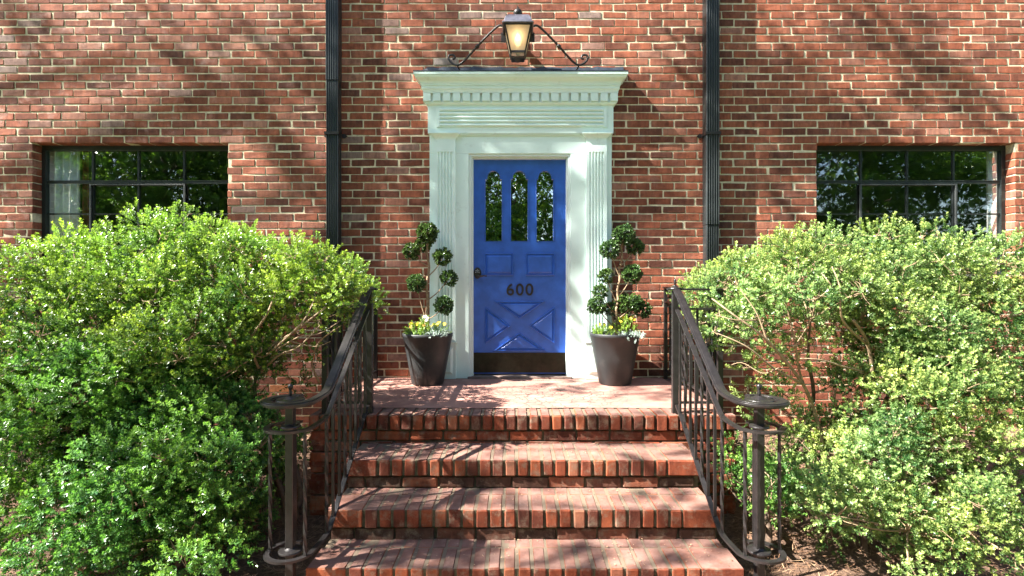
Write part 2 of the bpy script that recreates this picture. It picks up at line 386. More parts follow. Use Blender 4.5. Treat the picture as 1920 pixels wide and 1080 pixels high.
# ================================================================== GROUND
SW = 1.37      # half width of landing
STEPZ = [0, -.18, -.347, -.507, -.67]
STEPY = [-1.358, -1.674, -1.960, -2.238, -2.52]
SHW = 1.025
def gz(x, y):
    return -.46+.135*max(y, -3.0) + .018*math.sin(x*3.1+y*2)+.012*math.sin(x*7.3-y*5.1)
mb = MB(); nx, ny = 120, 40
for j in range(ny+1):
    for i in range(nx+1):
        x = -9+18*i/nx; y = .06-3.8*j/ny
        mb.v.append((x, y, gz(x, y)))
for j in range(ny):
    for i in range(nx):
        a = j*(nx+1)+i; mb.f.append((a, a+nx+1, a+nx+2, a+1))
tag(mb.build('planting_bed', M['mulch'], smooth=True), kind='structure')
mb = MB(); mb.add([(-300, -300, -.90), (300, -300, -.90), (300, 300, -.90), (-300, 300, -.90)], [(0, 1, 2, 3)])
tag(mb.build('lawn', M['lawn']), kind='structure')
mb = MB(); mb.box(-1.2, 1.2, -9, -2.78, -1.1, -.842)
tag(mb.build('path', M['paving']), kind='structure')

# ================================================================== HOUSE
house = empty('brick_house', (0, 0, 0))
tag(house, 'red brick house front with blue door, mint green door surround and two black steel windows', 'house')
CP = .0691; BP = .2125; J = .0095
ZT = PZ(268, 0)                             # window head
WL = (PX(61, 0), PX(426.5, 0)); WR = (PX(1532, 0), PX(1903, 0))
nrow = 18; ZB = ZT-nrow*CP                  # window bottom
DO = (-.46, .46, -1.5, 2.07)                # door opening
kmin = -int((ZT+1.0)/CP); kmax = int((6.0-ZT)/CP)
B = []; T = []
for k in range(kmin, kmax):
    z0 = ZT+k*CP; z1 = z0+CP-J; zc = (z0+z1)/2
    iv = [(-8.0, 8.0)]
    holes = []
    if ZB-.01 < zc < ZT: holes += [WL, WR]
    if zc < DO[3]: holes += [(DO[0], DO[1])]
    for h0, h1 in holes:
        new = []
        for a, b_ in iv:
            if h1 <= a or h0 >= b_: new.append((a, b_))
            else:
                if h0 > a: new.append((a, h0))
                if h1 < b_: new.append((h1, b_))
        iv = new
    off = (k % 2)*BP/2+random.uniform(-.012, .012)+.03*math.sin(k*1.7)*.5
    x = -8.2+off
    while x < 8:
        wd = BP; x_n = x; x = x+random.gauss(0, .0030)
        for a, b_ in iv:
            c0, c1 = max(x, a), min(x_n+wd-J+random.gauss(0, .0030), b_)
            if c1-c0 > .028:
                dy = random.gauss(0, .0007)
                dz = random.gauss(0, .0009)
                B.append((c0, c1, dy, .10, z0+dz-random.uniform(-.0008, .0012), z1+dz+random.uniform(-.0008, .0012))); 
                t = random.random(); t = t*.93 if random.random() < .9 else t
                if c0 > .8 and t > .84: t *= .6
                T.append(t)
        x = x_n+wd
wall_o = bricks_obj('wall', B, M['brick'], house, tone=T, cham=.0040, jit=.0012, rot=.004, roty=.0028)
# mortar body behind the bricks, same object family: joined into the wall mesh as a second mesh part
mb = MB(); my0, my1 = .0042, .30; g_ = .006
def wallbox(x0, x1, z0, z1): mb.box(x0, x1, my0, my1, z0, z1)
wallbox(-8, WL[0]-g_, -1.1, 6); wallbox(WL[0]-g_, WL[1]+g_, -1.1, ZB-.012); wallbox(WL[0]-g_, WL[1]+g_, ZT+.002, 6)
wallbox(WL[1]+g_, DO[0], -1.1, 6); wallbox(DO[0], DO[1], DO[3], 6); wallbox(DO[1], WR[0]-g_, -1.1, 6)
wallbox(WR[0]-g_, WR[1]+g_, -1.1, ZB-.012); wallbox(WR[0]-g_, WR[1]+g_, ZT+.002, 6); wallbox(WR[1]+g_, 8, -1.1, 6)
mb.build('mortar', M['mortar'], house)
# room shells, side and back walls, roof
mb = MB()
mb.box(-8, -7.8, .31, 9, -1.1, 6); mb.box(7.8, 8, .31, 9, -1.1, 6); mb.box(-7.8, 7.8, 8.8, 9, -1.1, 6)
mb.build('side_wall', M['mortar'], house)
mb = MB(); mb.box(-7.8, 7.8, .31, 8.8, -.3, -.1); mb.box(-7.8, 7.8, .31, 8.8, 2.55, 2.7); mb.box(-7.8, 7.8, 3.6, 3.7, -.1, 2.55)
mb.box(-1.6, -1.5, .31, 3.6, -.1, 2.55); mb.box(1.5, 1.6, .31, 3.6, -.1, 2.55)
mb.build('room', M['room'], house)
mb = MB()
mb.add([(-8.5, -.35, 6.0), (8.5, -.35, 6.0), (8.5, 9.4, 6.0), (-8.5, 9.4, 6.0), (-5, 4.5, 8.6), (5, 4.5, 8.6), (-8.5, -.35, 6.12), (8.5, -.35, 6.12), (8.5, 9.4, 6.12), (-8.5, 9.4, 6.12)],
       [(0, 3, 2, 1), (0, 1, 7, 6), (1, 2, 8, 7), (2, 3, 9, 8), (3, 0, 6, 9), (6, 7, 5, 4), (8, 9, 4, 5), (7, 8, 5), (9, 6, 4)])
mb.build('roof', M['roof'], house)

# ---- windows
def window(W, vent, label):
    x0, x1 = W; yf = .092
    root = MB(); fw = .028
    zt = ZT; zb = ZB
    root.box(x0, x1, yf, yf+.04, zt-.042, zt); root.box(x0, x1, yf, yf+.04, zb, zb+.05)
    root.box(x0, x0+.038, yf, yf+.04, zb+.05, zt-.042); root.box(x1-.038, x1, yf, yf+.04, zb+.05, zt-.042)
    o = root.build('window', M['frame'], house, bevel=.002); o['label'] = label
    xs = [x0+.038+(x1-x0-.076)*i/4 for i in range(5)]; zr = [zt-.042-(zt-.042-zb-.05)*i/4 for i in range(5)]
    b1 = MB()
    for i in (1, 2, 3):
        wv = .0085
        b1.box(xs[i]-wv, xs[i]+wv, yf+.012, yf+.034, zb+.05, zt-.042)
    for i in (2, 3): b1.box(xs[0], xs[4], yf+.013, yf+.033, zr[i]-.006, zr[i]+.006)
    b1.box(xs[0], xs[4], yf+.0105, yf+.035, zr[1]-.012, zr[1]+.012)
    b1.build('glazing_bar', M['frame'], o)
    b2 = MB()                     # opening vent over the two middle lights: thicker frame standing proud
    a0, a1 = xs[1]-.02, xs[3]+.02; c0, c1 = zr[3], zr[1]
    b2.box(a0, a1, yf-.004, yf+.01, c1-.030, c1-.018)
    b2.box(a0, a1, yf-.004, yf+.01, c0-.014, c0-.004)
    b2.box(a0, a0+.016, yf-.004, yf+.01, c0-.004, c1-.030); b2.box(a1-.016, a1, yf-.004, yf+.01, c0-.004, c1-.030)
    b2.build('vent_sash', M['winlip'], o, bevel=.0015)
    b3 = MB()                     # pale putty lines on top of the bars
    b3.box(xs[0], xs[4], yf+.008, yf+.012, zt-.047, zt-.0425)
    b3.box(xs[0], xs[4], yf+.0065, yf+.0100, zr[1]+.0125, zr[1]+.016)
    b3.build('putty_line', M['winlip'], o)
    b4 = MB()
    b4.add([(x0+.03, yf+.024, zb+.04), (x1-.03, yf+.024, zb+.04), (x1-.03, yf+.024, zt-.03), (x0+.03, yf+.024, zt-.03)], [(0, 1, 2, 3)])
    b4.build('glass', M['glass'], o)
    b5 = MB(); b5.box(x0-.05, x1+.05, -.03, yf+.05, zb-.07, zb-.002); b5.build('sill', M['stepbrick'], o, bevel=.006)
    return o
window(WL, 1, 'wide black steel window of many small panes with a pale curtain behind its left end')
window(WR, 1, 'wide black steel window of many small panes with a pale strip of curtain behind its right end')
def curtain(name, xa, xb, label, cat='curtain', mat='curtain', y=.24, folds=5):
    n = 60; vs, fs = [], []
    for i in range(n+1):
        t = i/n; x = xa+(xb-xa)*t; yy = y+.022*math.sin(t*folds*2*math.pi)+.01*math.sin(t*17)
        vs += [(x, yy, ZB-.05), (x, yy, ZT+.05)]
    for i in range(n): fs.append((2*i, 2*i+2, 2*i+3, 2*i+1))
    o = MB().add(vs, fs).build(name, M[mat], None, smooth=True, fixn=False)
    sm = o.modifiers.new('thickness', 'SOLIDIFY'); sm.thickness = .003
    return tag(o, label, cat)
curtain('curtain', PX(84, .17), PX(152, .17), 'pale folded curtain hanging inside the window on the left', y=.17)
curtain('curtain', PX(155, .25), PX(168, .25), 'narrow russet curtain edge beside the pale curtain in the left window', mat='redcurtain', y=.25, folds=2)
curtain('curtain', PX(1853, .16), PX(1886, .16), 'narrow pale curtain strip inside the right end of the right window', folds=2, y=.16)

# ---- downspouts
def downspout(xa, xb, label, joint):
    # xa, xb: px at the wall plane of the two sides; ribbed front
    x0, x1 = PX(xa, -.02), PX(xb, -.02); y0, y1 = -.108, -.012
    n = 5; prof = [(x0, y1), (x0, y0+.008), (x0+.006, y0)]
    wd = (x1-x0-.012)
    for i in range(n):
        u = x0+.006+wd*(i+.2)/n; prof += [(u, y0), (u+wd*.06, y0+.007), (u+wd*.30/1, y0+.007) if False else (u+wd*.10, y0+.007), (u+wd*.15, y0)]
    prof += [(x1-.006, y0), (x1, y0+.008), (x1, y1)]
    mb = MB(); zj = PZ(joint, -.1)
    mb.prismz(prof, -.6, zj-.001)
    cx_ = (x0+x1)/2; prof2 = [(cx_+(x-cx_)*1.06, (y-.006) if y < -.05 else y) for x, y in prof]
    mb.prismz(prof2, zj+.001, 6)
    o = mb.build('downspout', M['pipe'], house); o['label'] = label
    s = MB(); zs = PZ(250, -.1)
    s.box(x0-.008, x1+.008, y0-.012, y0-.0075, zs-.012, zs+.012)
    for sx_ in (-1, 1):
        xe = x0-.008 if sx_ < 0 else x1+.008
        s.box(xe, xe+sx_*.004, y0-.012, -.004, zs-.012, zs+.012)
        s.prism([(xe, zs-.018), (xe+sx_*.022, zs-.02), (xe+sx_*.046, zs), (xe+sx_*.022, zs+.02), (xe, zs+.018)], -.010, -.004)
    s.build('strap', M['iron'], o)
    return o, (x0, x1, y0, zj)
downspout(617.5, 639.5, 'dark ribbed downspout on the brick left of the door', 150)
o_, (dx0, dx1, dy0, dzj) = downspout(1318.5, 1341.5, 'dark ribbed downspout on the brick right of the door', 421)

# ---- door surround
YF = -.07
HW0 = .743
sur = empty('door_surround', (0, 0, 0), house); sur['label'] = 'mint green classical door surround with dentil cornice and fluted pilasters'
def mitred(prof, hw):
    """profile of (projection, z) wrapped round three sides, open at the wall"""
    vs, fs = [], []
    for p, z in prof: vs += [(-hw-p, -.002, z), (-hw-p, -p, z), (hw+p, -p, z), (hw+p, -.002, z)]
    n = len(prof)
    for k in range(n-1):
        for i in range(3): fs.append((k*4+i, k*4+i+1, (k+1)*4+i+1, (k+1)*4+i))
    fs.append((0, 3, 2, 1)); a = (n-1)*4; fs.append((a, a+1, a+2, a+3))
    return vs, fs
def pz(p, py): return (p, PZ(py, -p))
cor = []
cor += [pz(.172, 133), pz(.176, 134), pz(.176, 138.5)]
for t in np.linspace(0, 1, 9):          # cyma
    cor.append(pz(.170-.045*(t-.13*math.sin(2*math.pi*t)), 139+18*t))
cor += [pz(.122, 157.5), pz(.122, 160)]
cor += [pz(.116, 160.5), pz(.116, 166)]
for t in np.linspace(0, 1, 4): cor.append(pz(.113-.006*math.sin(t*1.57), 166.6+4.5*t))
cor += [pz(.105, 172), pz(.105, 174)]
cor += [pz(.078, 174.2), pz(.078, 190)]
cor += [pz(.094, 190.2), pz(.094, 192)]
for t in np.linspace(0, 1, 5): cor.append(pz(.092-.018*t*t, 192+5.5*t))
cor += [pz(.072, 198)]
vs_, fs_ = mitred(cor, HW0)
c_o = MB().add(vs_, fs_).build('cornice', M['mint'], sur)
mb = MB(); nd = 20; xa, xb = -HW0-.105, HW0+.105; zt_, zb_ = PZ(174.4, -.105), PZ(189, -.105)
pitch = (2*(HW0+.105)+.018)/nd
for i in range(nd):
    x0 = xa+i*pitch; mb.box(x0, x0+pitch-.021, -.105, -.0785, zb_, zt_)
for sx_ in (-1, 1):
    for j in range(1, 2): pass
    mb.box(sx_*(HW0+.0885), sx_*(HW0+.105), -.08, -.03, zb_, zt_)
mb.build('dentils', M['mint'], sur, bevel=.0015)
# lead-covered top
vs_, fs_ = mitred([(.178, PZ(133, -.176)-.004), (.178, PZ(133, -.176)+.006)], HW0)
mb = MB().add(vs_, fs_)
zf = PZ(133, -.176)+.0065; zw = PZ(126.5, 0)
nseg = 40
for i in range(nseg):
    xa_ = -HW0-.17+(2*HW0+.34)*i/nseg; xb_ = -HW0-.17+(2*HW0+.34)*(i+1)/nseg
    w0 = zw+.004*math.sin(i*1.3)+.004*math.sin(i*2.9); w1 = zw+.004*math.sin((i+1)*1.3)+.004*math.sin((i+1)*2.9)
    if i < 2: w0 -= .03*(2-i); 
    if i < 1: w1 -= .03
    mb.add([(xa_, -.172, zf), (xb_, -.172, zf), (xb_, -.012, w1-.03), (xa_, -.012, w0-.03), (xa_, -.004, w0), (xb_, -.004, w1)], [(0, 1, 2, 3), (3, 2, 5, 4)])
mb.build('flashing', M['lead'], sur, fixn=False)
# backing board, frieze
FH = HW0+.07
mb = MB()
zfr0, zfr1 = PZ(250, YF), PZ(198, YF)
mb.box(-FH, FH, YF, -.001, zfr0, zfr1+.004)
# raised reeded panel
pxl, pxr = PX(818, YF-.01), PX(1138, YF-.01)
zp0, zp1 = PZ(238, YF-.01), PZ(201.5, YF-.01)
mb.box(pxl, pxl+.03, YF-.012, YF-.0005, zp0, zp1); mb.box(pxr-.03, pxr, YF-.012, YF-.0005, zp0, zp1)
fr = mb.build('frieze', M['mint'], sur, bevel=.002)
mb = MB(); nr = 5; h_ = (zp1-zp0)/nr
for i in range(nr):
    zc = zp0+h_*(i+.5); prof = []
    mb.tube([(pxl+.0305, YF-.002, zc), (pxr-.0305, YF-.002, zc)], h_*.40, n=12)
mb.build('reeding', M['mint'], sur, smooth=False)
# architrave between the pilasters, casing, pilasters
mb = MB()
xi0, xi1 = PX(858, -.05), PX(1094, -.05)
jx0, jx1 = PX(879, -.045), PX(1070, -.045); jz = PZ(288, -.045)
mb.box(-FH+.012, FH-.012, -.048, -.0015, jz, zfr0-.0005)
mb.box(-FH+.012, jx0, -.048, -.0015, .002, jz-.0005); mb.box(jx1, FH-.012, -.048, -.0015, .002, jz-.0005)
mb.build('casing', M['mint'], sur, bevel=.002)
mb = MB()
za = zfr0-.0008
for t, (p, dz) in enumerate([(.066, .008), (.058, .016)]):
    mb.box(PX(862, -.05), PX(1089, -.05), -p, -.0485, za-dz, za-(.0 if t == 0 else .0082))
mb.build('architrave_moulding', M['mint'], sur, bevel=.002)
# inner bead of casing
mb = MB(); bw = .022
bx0, bx1 = jx0+.0005, jx1-.0005; bz = jz-.0005
mb.box(bx0, bx0+bw, -.036, .06, .002, bz-bw); mb.box(bx1-bw, bx1, -.036, .06, .002, bz-bw); mb.box(bx0, bx1, -.036, .06, bz-bw+.0003, bz)
mb.box(bx0+bw+.0003, bx0+bw+.014, -.012, .06, .002, bz-bw-.014); mb.box(bx1-bw-.014, bx1-bw-.0003, -.012, .06, .002, bz-bw-.014); mb.box(bx0+bw+.0003, bx1-bw-.0003, -.012, .06, bz-bw-.0137, bz-bw-.0003)
mb.box(bx0-.03, bx0-.0003, -.0, .28, .0, bz+.03); mb.box(bx1+.0003, bx1+.03, 0, .28, 0, bz+.03)
mb.build('door_frame', M['casing'], sur, bevel=.002)
for sx_, (pa, pb) in ((-1, (815, 854)), (1, (1099, 1138))):
    x0, x1 = PX(pa, YF), PX(pb, YF)
    zc0 = PZ(262, YF); zfl1 = PZ(285, YF); zfl0 = PZ(632, YF); zb1 = PZ(640, YF)
    mb = MB()
    mb.box(x0, x1, YF-.004, -.0487, zfl1+.0003, zc0)
    wd = x1-x0; n = 5; m0 = wd*.13; fwid = (wd-2*m0)/n
    prof = [(x0, -.0487), (x0, YF-.004), (x0+m0, YF-.004)]
    for i in range(n):
        a = x0+m0+i*fwid; r_ = fwid*.36; c_ = a+fwid/2
        for t in range(7):
            th = math.pi*(t/6); prof.append((c_-r_*math.cos(th), YF-.004+r_*1.1*math.sin(th)))
    prof += [(x1-m0, YF-.004), (x1, YF-.004), (x1, -.0487)]
    mb.prismz(prof, zfl0, zfl1)
    mb.box(x0, x1, YF-.004, -.0487, zb1+.0003, zfl0-.0003)
    pil = mb.build('pilaster', M['mint'], sur)
    # capital: flares from shaft width to the frieze
    cap = MB()
    def ring(pts):
        vs, fs = [], []
        for e, z in pts: vs += [(x0-e, -.049, z), (x0-e, YF-.004-e*.8, z), (x1+e, YF-.004-e*.8, z), (x1+e, -.049, z)]
        for k in range(len(pts)-1):
            for i in range(4): fs.append((k*4+i, k*4+(i+1) % 4, (k+1)*4+(i+1) % 4, (k+1)*4+i))
        fs += [(0, 1, 2, 3), tuple((len(pts)-1)*4+i for i in (3, 2, 1, 0))]
        return vs, fs
    z1_ = zfr0-.0008
    pts = [(.0, zc0+.0005)]+[(.034*(1-math.cos(t*1.57)), zc0+.0005+(z1_-zc0-.008)*t) for t in np.linspace(.1, 1, 6)]+[(.036, z1_-.007), (.036, z1_)]
    cap.add(*ring(pts)); cap.build('capital', M['mint'], sur)
    bs = MB()
    bs.add(*ring([(.004, .003), (.004, zb1-.02), (.010, zb1-.017), (.012, zb1-.008), (.006, zb1-.001), (0, zb1)]))
    # sunk panel frame on the base
    e = .006; fy = YF-.004-.004*.8
    a0, a1, q0, q1 = x0+.02, x1-.02, .045, zb1-.05
    bs.add([(a0, fy-.0005, q0), (a1, fy-.0005, q0), (a1, fy-.0005, q1), (a0, fy-.0005, q1),
            (a0+.022, fy-.014, q0+.022), (a1-.022, fy-.014, q0+.022), (a1-.022, fy-.014, q1-.022), (a0+.022, fy-.014, q1-.022)],
           [(0, 1, 5, 4), (1, 2, 6, 5), (2, 3, 7, 6), (3, 0, 4, 7), (4, 5, 6, 7)])
    bs.build('plinth', M['mint'], sur)
mb = MB(); mb.box(jx0-.01, jx1+.01, -.06, .25, -.02, .018); mb.build('threshold', M['sill'], sur, bevel=.004)

# ---- door
YD = .035
dx0, dx1_ = PX(884.5, YD), PX(1063, YD); dz0, dz1 = PZ(700.5, YD), PZ(295, YD)
def arch_poly(pa, pb, grow=0):
    x0, x1 = PX(pa, YD)-grow, PX(pb, YD)+grow; zb_ = PZ(452, YD)-grow; zs = PZ(337, YD); c_ = (x0+x1)/2; ztop = PZ(320, YD)+grow
    r_ = (x1-x0)/2-.016; zc = ztop-r_
    pts = [(x0, zb_), (x1, zb_), (x1, zs+.004+grow), (x1-.016, zs+.004+grow)]
    n = 14
    for i in range(n+1):
        th = math.pi*i/n; pts.append((c_+r_*math.cos(th), zc+r_*math.sin(th)))
    pts += [(x0+.016, zs+.004+grow), (x0, zs+.004+grow)]
    return pts
def curve_slab(name, polys, ya, yb, mat, parent):
    cu = bpy.data.curves.new(name, 'CURVE'); cu.dimensions = '2D'; cu.fill_mode = 'BOTH'; cu.extrude = abs(yb-ya)/2
    for pl in polys:
        sp = cu.splines.new('POLY'); sp.points.add(len(pl)-1)
        for i, (x, z) in enumerate(pl): sp.points[i].co = (x, z, 0, 1)
        sp.use_cyclic_u = True
    tmp = bpy.data.objects.new(name, cu); COL.objects.link(tmp)
    tmp.matrix_world = Matrix.Identity(4)
    bpy.context.view_layer.update()
    me = bpy.data.meshes.new_from_object(tmp.evaluated_get(bpy.context.evaluated_depsgraph_get()))
    bpy.data.objects.remove(tmp)
    for v in me.vertices:
        x, z, e = v.co; v.co = (x, (ya+yb)/2-e, z)
    me.materials.clear(); me.materials.append(mat); me.name = name; me.polygons.foreach_set('use_smooth', [False]*len(me.polygons))
    return link(bpy.data.objects.new(name, me), parent)
ARCH = [(909.5, 941.5), (957.5, 990), (1005.5, 1038)]
door = curve_slab('door', [[(dx0, dz0), (dx1_, dz0), (dx1_, dz1), (dx0, dz1)]]+[arch_poly(*a) for a in ARCH], YD, YD+.042, M['blue'], house)
door['label'] = 'blue panelled front door with three arched panes and the number 600'
for a in ARCH:
    g_o = curve_slab('door_pane', [arch_poly(a[0]-.5, a[1]+.5, .002)], YD+.02, YD+.024, M['doorglass'], door)
def inset(poly, d):
    n = len(poly); out = []
    area = sum(poly[i][0]*poly[(i+1) % n][1]-poly[(i+1) % n][0]*poly[i][1] for i in range(n)); sg = 1 if area > 0 else -1
    for i in range(n):
        p0, p1, p2 = Vector(poly[i-1]), Vector(poly[i]), Vector(poly[(i+1) % n])
        e1 = (p1-p0).normalized(); e2 = (p2-p1).normalized()
        n1 = Vector((-e1.y, e1.x))*sg; n2 = Vector((-e2.y, e2.x))*sg
        bis = (n1+n2); bis = bis/max(bis.length_squared, .05)*2
        out.append(tuple(p1+bis*d))
    return out
def raised(mb, poly, steps, y):
    rings = [[(x, y-h, z) for x, z in inset(poly, d)] for d, h in steps]
    n = len(poly); vs = sum(rings, []); fs = []
    for k in range(len(rings)-1):
        for i in range(n): fs.append((k*n+i, k*n+(i+1) % n, (k+1)*n+(i+1) % n, (k+1)*n+i))
    fs.append(tuple((len(rings)-1)*n+i for i in range(n)))
    mb.add(vs, fs)
stp = [(0, .0004), (.001, .012), (.007, .014), (.011, .002), (.015, .002), (.034, .014)]
def pp(*pts): return [(PX(a, YD), PZ(b_, YD)) for a, b_ in pts]
for a, b_ in ((908.5, 963), (985.5, 1040)):
    mb = MB(); raised(mb, pp((a, 517), (b_, 517), (b_, 474.5), (a, 474.5)), stp, YD); mb.build('panel', M['blue'], door)
st2 = [(0, .0004), (.001, .012), (.006, .014), (.010, .002), (.014, .002), (.028, .014)]
mb = MB(); raised(mb, pp((926, 565), (1022, 565), (974, 598)), st2, YD); mb.build('panel', M['blue'], door)
mb = MB(); raised(mb, pp((924, 658), (974, 624), (1025, 658)), st2, YD); mb.build('panel', M['blue'], door)
mb = MB(); raised(mb, pp((909, 575), (909, 645), (958, 611)), st2, YD); mb.build('panel', M['blue'], door)
mb = MB(); raised(mb, pp((1040, 575), (1040, 645), (991, 611)), st2, YD); mb.build('panel', M['blue'], door)
mb = MB()
for a in ARCH:                             # slim moulding round each arched pane
    pl = arch_poly(*a, .001); pts = [(x, YD-.003, z) for x, z in pl]
    mb.tube(pts, .0045, n=6, closed=True, up=(0, 1, 0))
mb.build('pane_moulding', M['blue'], door, smooth=True)
# carved crescent notches above each arch read as darker arcs
mb = MB(); mb.box(PX(888, YD), PX(1060.5, YD), YD-.004, YD-.0004, PZ(698.5, YD), PZ(661, YD))
kp = mb.build('kick_plate', M['kick'], door, bevel=.001)
mb = MB()
cx_, cz_ = PX(895.5, YD), PZ(512, YD)
ov = [(cx_+.033*math.cos(t), cz_+.051*math.sin(t)) for t in np.linspace(0, 2*math.pi, 29)[:-1]]
raised(mb, ov, [(0, .0004), (.0, .016), (.004, .022), (.012, .025)], YD)
mb.tube([(cx_+.0, YD-.03, cz_-.028), (cx_+.02, YD-.05, cz_-.03), (cx_+.06, YD-.052, cz_-.024), (cx_+.085, YD-.05, cz_-.028)], [.012, .010, .007, .006], n=10)
lk = mb.build('door_lock', M['iron'], door, smooth=False)
mb = MB()
for i, (u, v) in enumerate([(-.012, .02), (0, .026), (.012, .02), (-.014, .006), (0, .01), (.014, .006)]):
    mb.lathe(cx_+u, 0, [(.0035, 0), (.0035, .002)], n=8)
    for q in range(16):
        x, y, z = mb.v[-16+q]; mb.v[-16+q] = (x, YD-.0255-z, cz_+v+y)
mb.build('keypad', M['white'], door)
# house number
def text_mesh(body, px0, px1, py0, py1, y, depth, mat, parent):
    cu = bpy.data.curves.new('house_number', 'FONT'); cu.body = body; cu.extrude = depth/2; cu.space_character = 1.12; cu.offset = .012
    tmp = bpy.data.objects.new('house_number', cu); COL.objects.link(tmp); bpy.context.view_layer.update()
    me = bpy.data.meshes.new_from_object(tmp.evaluated_get(bpy.context.evaluated_depsgraph_get())); bpy.data.objects.remove(tmp)
    xs = [v.co.x for v in me.vertices]; ys = [v.co.y for v in me.vertices]
    X0, X1, Z0, Z1 = PX(px0, y), PX(px1, y), PZ(py1, y), PZ(py0, y)
    for v in me.vertices:
        x, yy, e = v.co
        v.co = (X0+(x-min(xs))/(max(xs)-min(xs))*(X1-X0), y-e-depth/2, Z0+(yy-min(ys))/(max(ys)-min(ys))*(Z1-Z0))
    me.materials.clear(); me.materials.append(mat); me.name = 'house_number'
    return link(bpy.data.objects.new('house_number', me), parent)
text_mesh('600', 949.5, 1000, 531.5, 554, YD-.001, .010, M['number'], door)

# ================================================================== STAIRS
stairs = empty('brick_stairs', (0, -1.4, 0)); tag(stairs, 'weathered red brick front steps with a wide brick landing before the blue door', 'stairs')
RP = .0735; RT = .094                       # rowlock pitch and height
def rowlock(z, yn, hw, endw=.0):
    B = []; x = -hw; 
    if endw: B.append((-hw, -hw+endw-.012, yn, yn+.205, z-RT, z)); B.append((hw-endw, hw, yn, yn+.205, z-RT, z)); x = -hw+endw
    lim = hw-endw
    n = round((lim-x)/RP); p_ = (lim-x)/n
    for i in range(n):
        a = x+i*p_; dd = random.gauss(0, .0018); dz = random.gauss(0, .0005)
        B.append((a+.006, a+p_-.007, yn+dd, yn+.205, z-RT+dz, z+dz))
    return B
def riser_course(z0, z1, yn, x0, x1, back=.10, off=0, side=False):
    B = []; x = x0-off
    while x < x1:
        a, b_ = max(x, x0), min(x+.203, x1)
        if b_-a > .03: B.append((a, b_-.0, yn+random.gauss(0, .002), yn+back, z0, z1))
        x += .2135
    return B
landB = rowlock(0, STEPY[0], SW)
for i, (dz, off) in enumerate(((0, 0), (1, .1), (2, 0.03), (3, .12), (4, 0), (5, .1), (6, 0), (7, .1), (8, 0.02))):
    z1 = -RT-.010-dz*CP; landB += riser_course(z1-CP+J, z1, STEPY[0]+.016, -SW+.012, SW-.012, off=off)
# side cheeks of the landing
for sx_ in (-1, 1):
    z = 0
    for r_ in range(11):
        z1 = -.003-r_*CP; y = STEPY[0]+.016 if r_ > 0 else STEPY[0]+.215; y += (.11 if r_ % 2 else .0)
        while y < -.02:
            xa_, xb_ = (SW-.11, SW-.004) if sx_ > 0 else (-SW+.004, -SW+.11)
            landB.append((xa_, xb_, y, min(y+.203, -.01), z1-CP+J, z1)); y += .2135
bricks_obj('landing_edge', landB, M['stepbrick'], stairs, cham=.006, jit=.0014, rot=.006, roty=.003)
mb = MB(); mb.box(-SW+.03, SW-.03, STEPY[0]+.03, -.002, -1.0, -.007); mb.build('landing_core', M['stepmortar'], stairs)
# landing paving sheet: irregular
mb = MB(); nx, ny = 60, 26; xa_, xb_, ya_, yb_ = -SW+.112, SW-.112, STEPY[0]+.211, -.001
for j in range(ny+1):
    for i in range(nx+1):
        x = xa_+(xb_-xa_)*i/nx; y = ya_+(yb_-ya_)*j/ny; mb.v.append((x, y, -.0005+.0016*math.sin(x*5+y*3)*math.sin(y*7)))
for j in range(ny):
    for i in range(nx):
        a = j*(nx+1)+i; mb.f.append((a, a+1, a+nx+2, a+nx+1))
mb.build('landing', M['paving'], stairs, smooth=True)
for k in range(1, 5):
    z, yn = STEPZ[k], STEPY[k]; yb_ = STEPY[k-1]+.016
    endw = .20 if k in (1, 2, 3) else .0
    Bk = rowlock(z, yn, SHW+.012, endw)
    # back strip of the tread
    nn_ = round((2*(SHW+.012-endw))/RP); p_ = 2*(SHW+.012-endw)/nn_; x = -SHW-.012+endw-2*p_*(endw > 0)
    while x < SHW:
        if x > -SHW-.01: Bk.append((x+.003, min(x+p_-.003, SHW), yn+.2085, yb_+.03, z-.06, z-.0015+random.gauss(0, .0006)))
        x += p_
    nz = STEPZ[k+1] if k < 4 else -.9
    z1 = z-RT-.010
    Rk = riser_course(z1-.060, z1, yn+.018, -SHW+.008, SHW-.008, off=random.uniform(0, .2))
    # stacked courses below, showing on the sides
    zz = z1-CP
    while zz > -1.0:
        for sx_ in (-1, 1):
            y = yn+.018; 
            while y < STEPY[0]:
                xa_, xb_ = (SHW-.11, SHW-.006) if sx_ > 0 else (-SHW+.006, -SHW+.11)
                Bk.append((xa_, xb_, y, min(y+.203, STEPY[0]+.01), zz-.058, zz)); y += .2135
            if False: pass
        zz -= CP
        break
    bricks_obj('step', Bk, M['stepbrick'], stairs, cham=.0050, jit=.0009, rot=.004, roty=.0025)
    bricks_obj('riser', Rk, M['riserbrick'], stairs, cham=.005, jit=.002, rot=.006)
    mb = MB(); mb.box(-SHW+.006, SHW-.006, yn+.030, STEPY[k-1]+.10, -1.0, z-.012)
    mb.box(-SHW+.004, SHW-.004, yn+.008, STEPY[k-1]+.09, z-RT+.004, z-.0030)
    mb.build('step_core', M['stepmortar'], stairs)

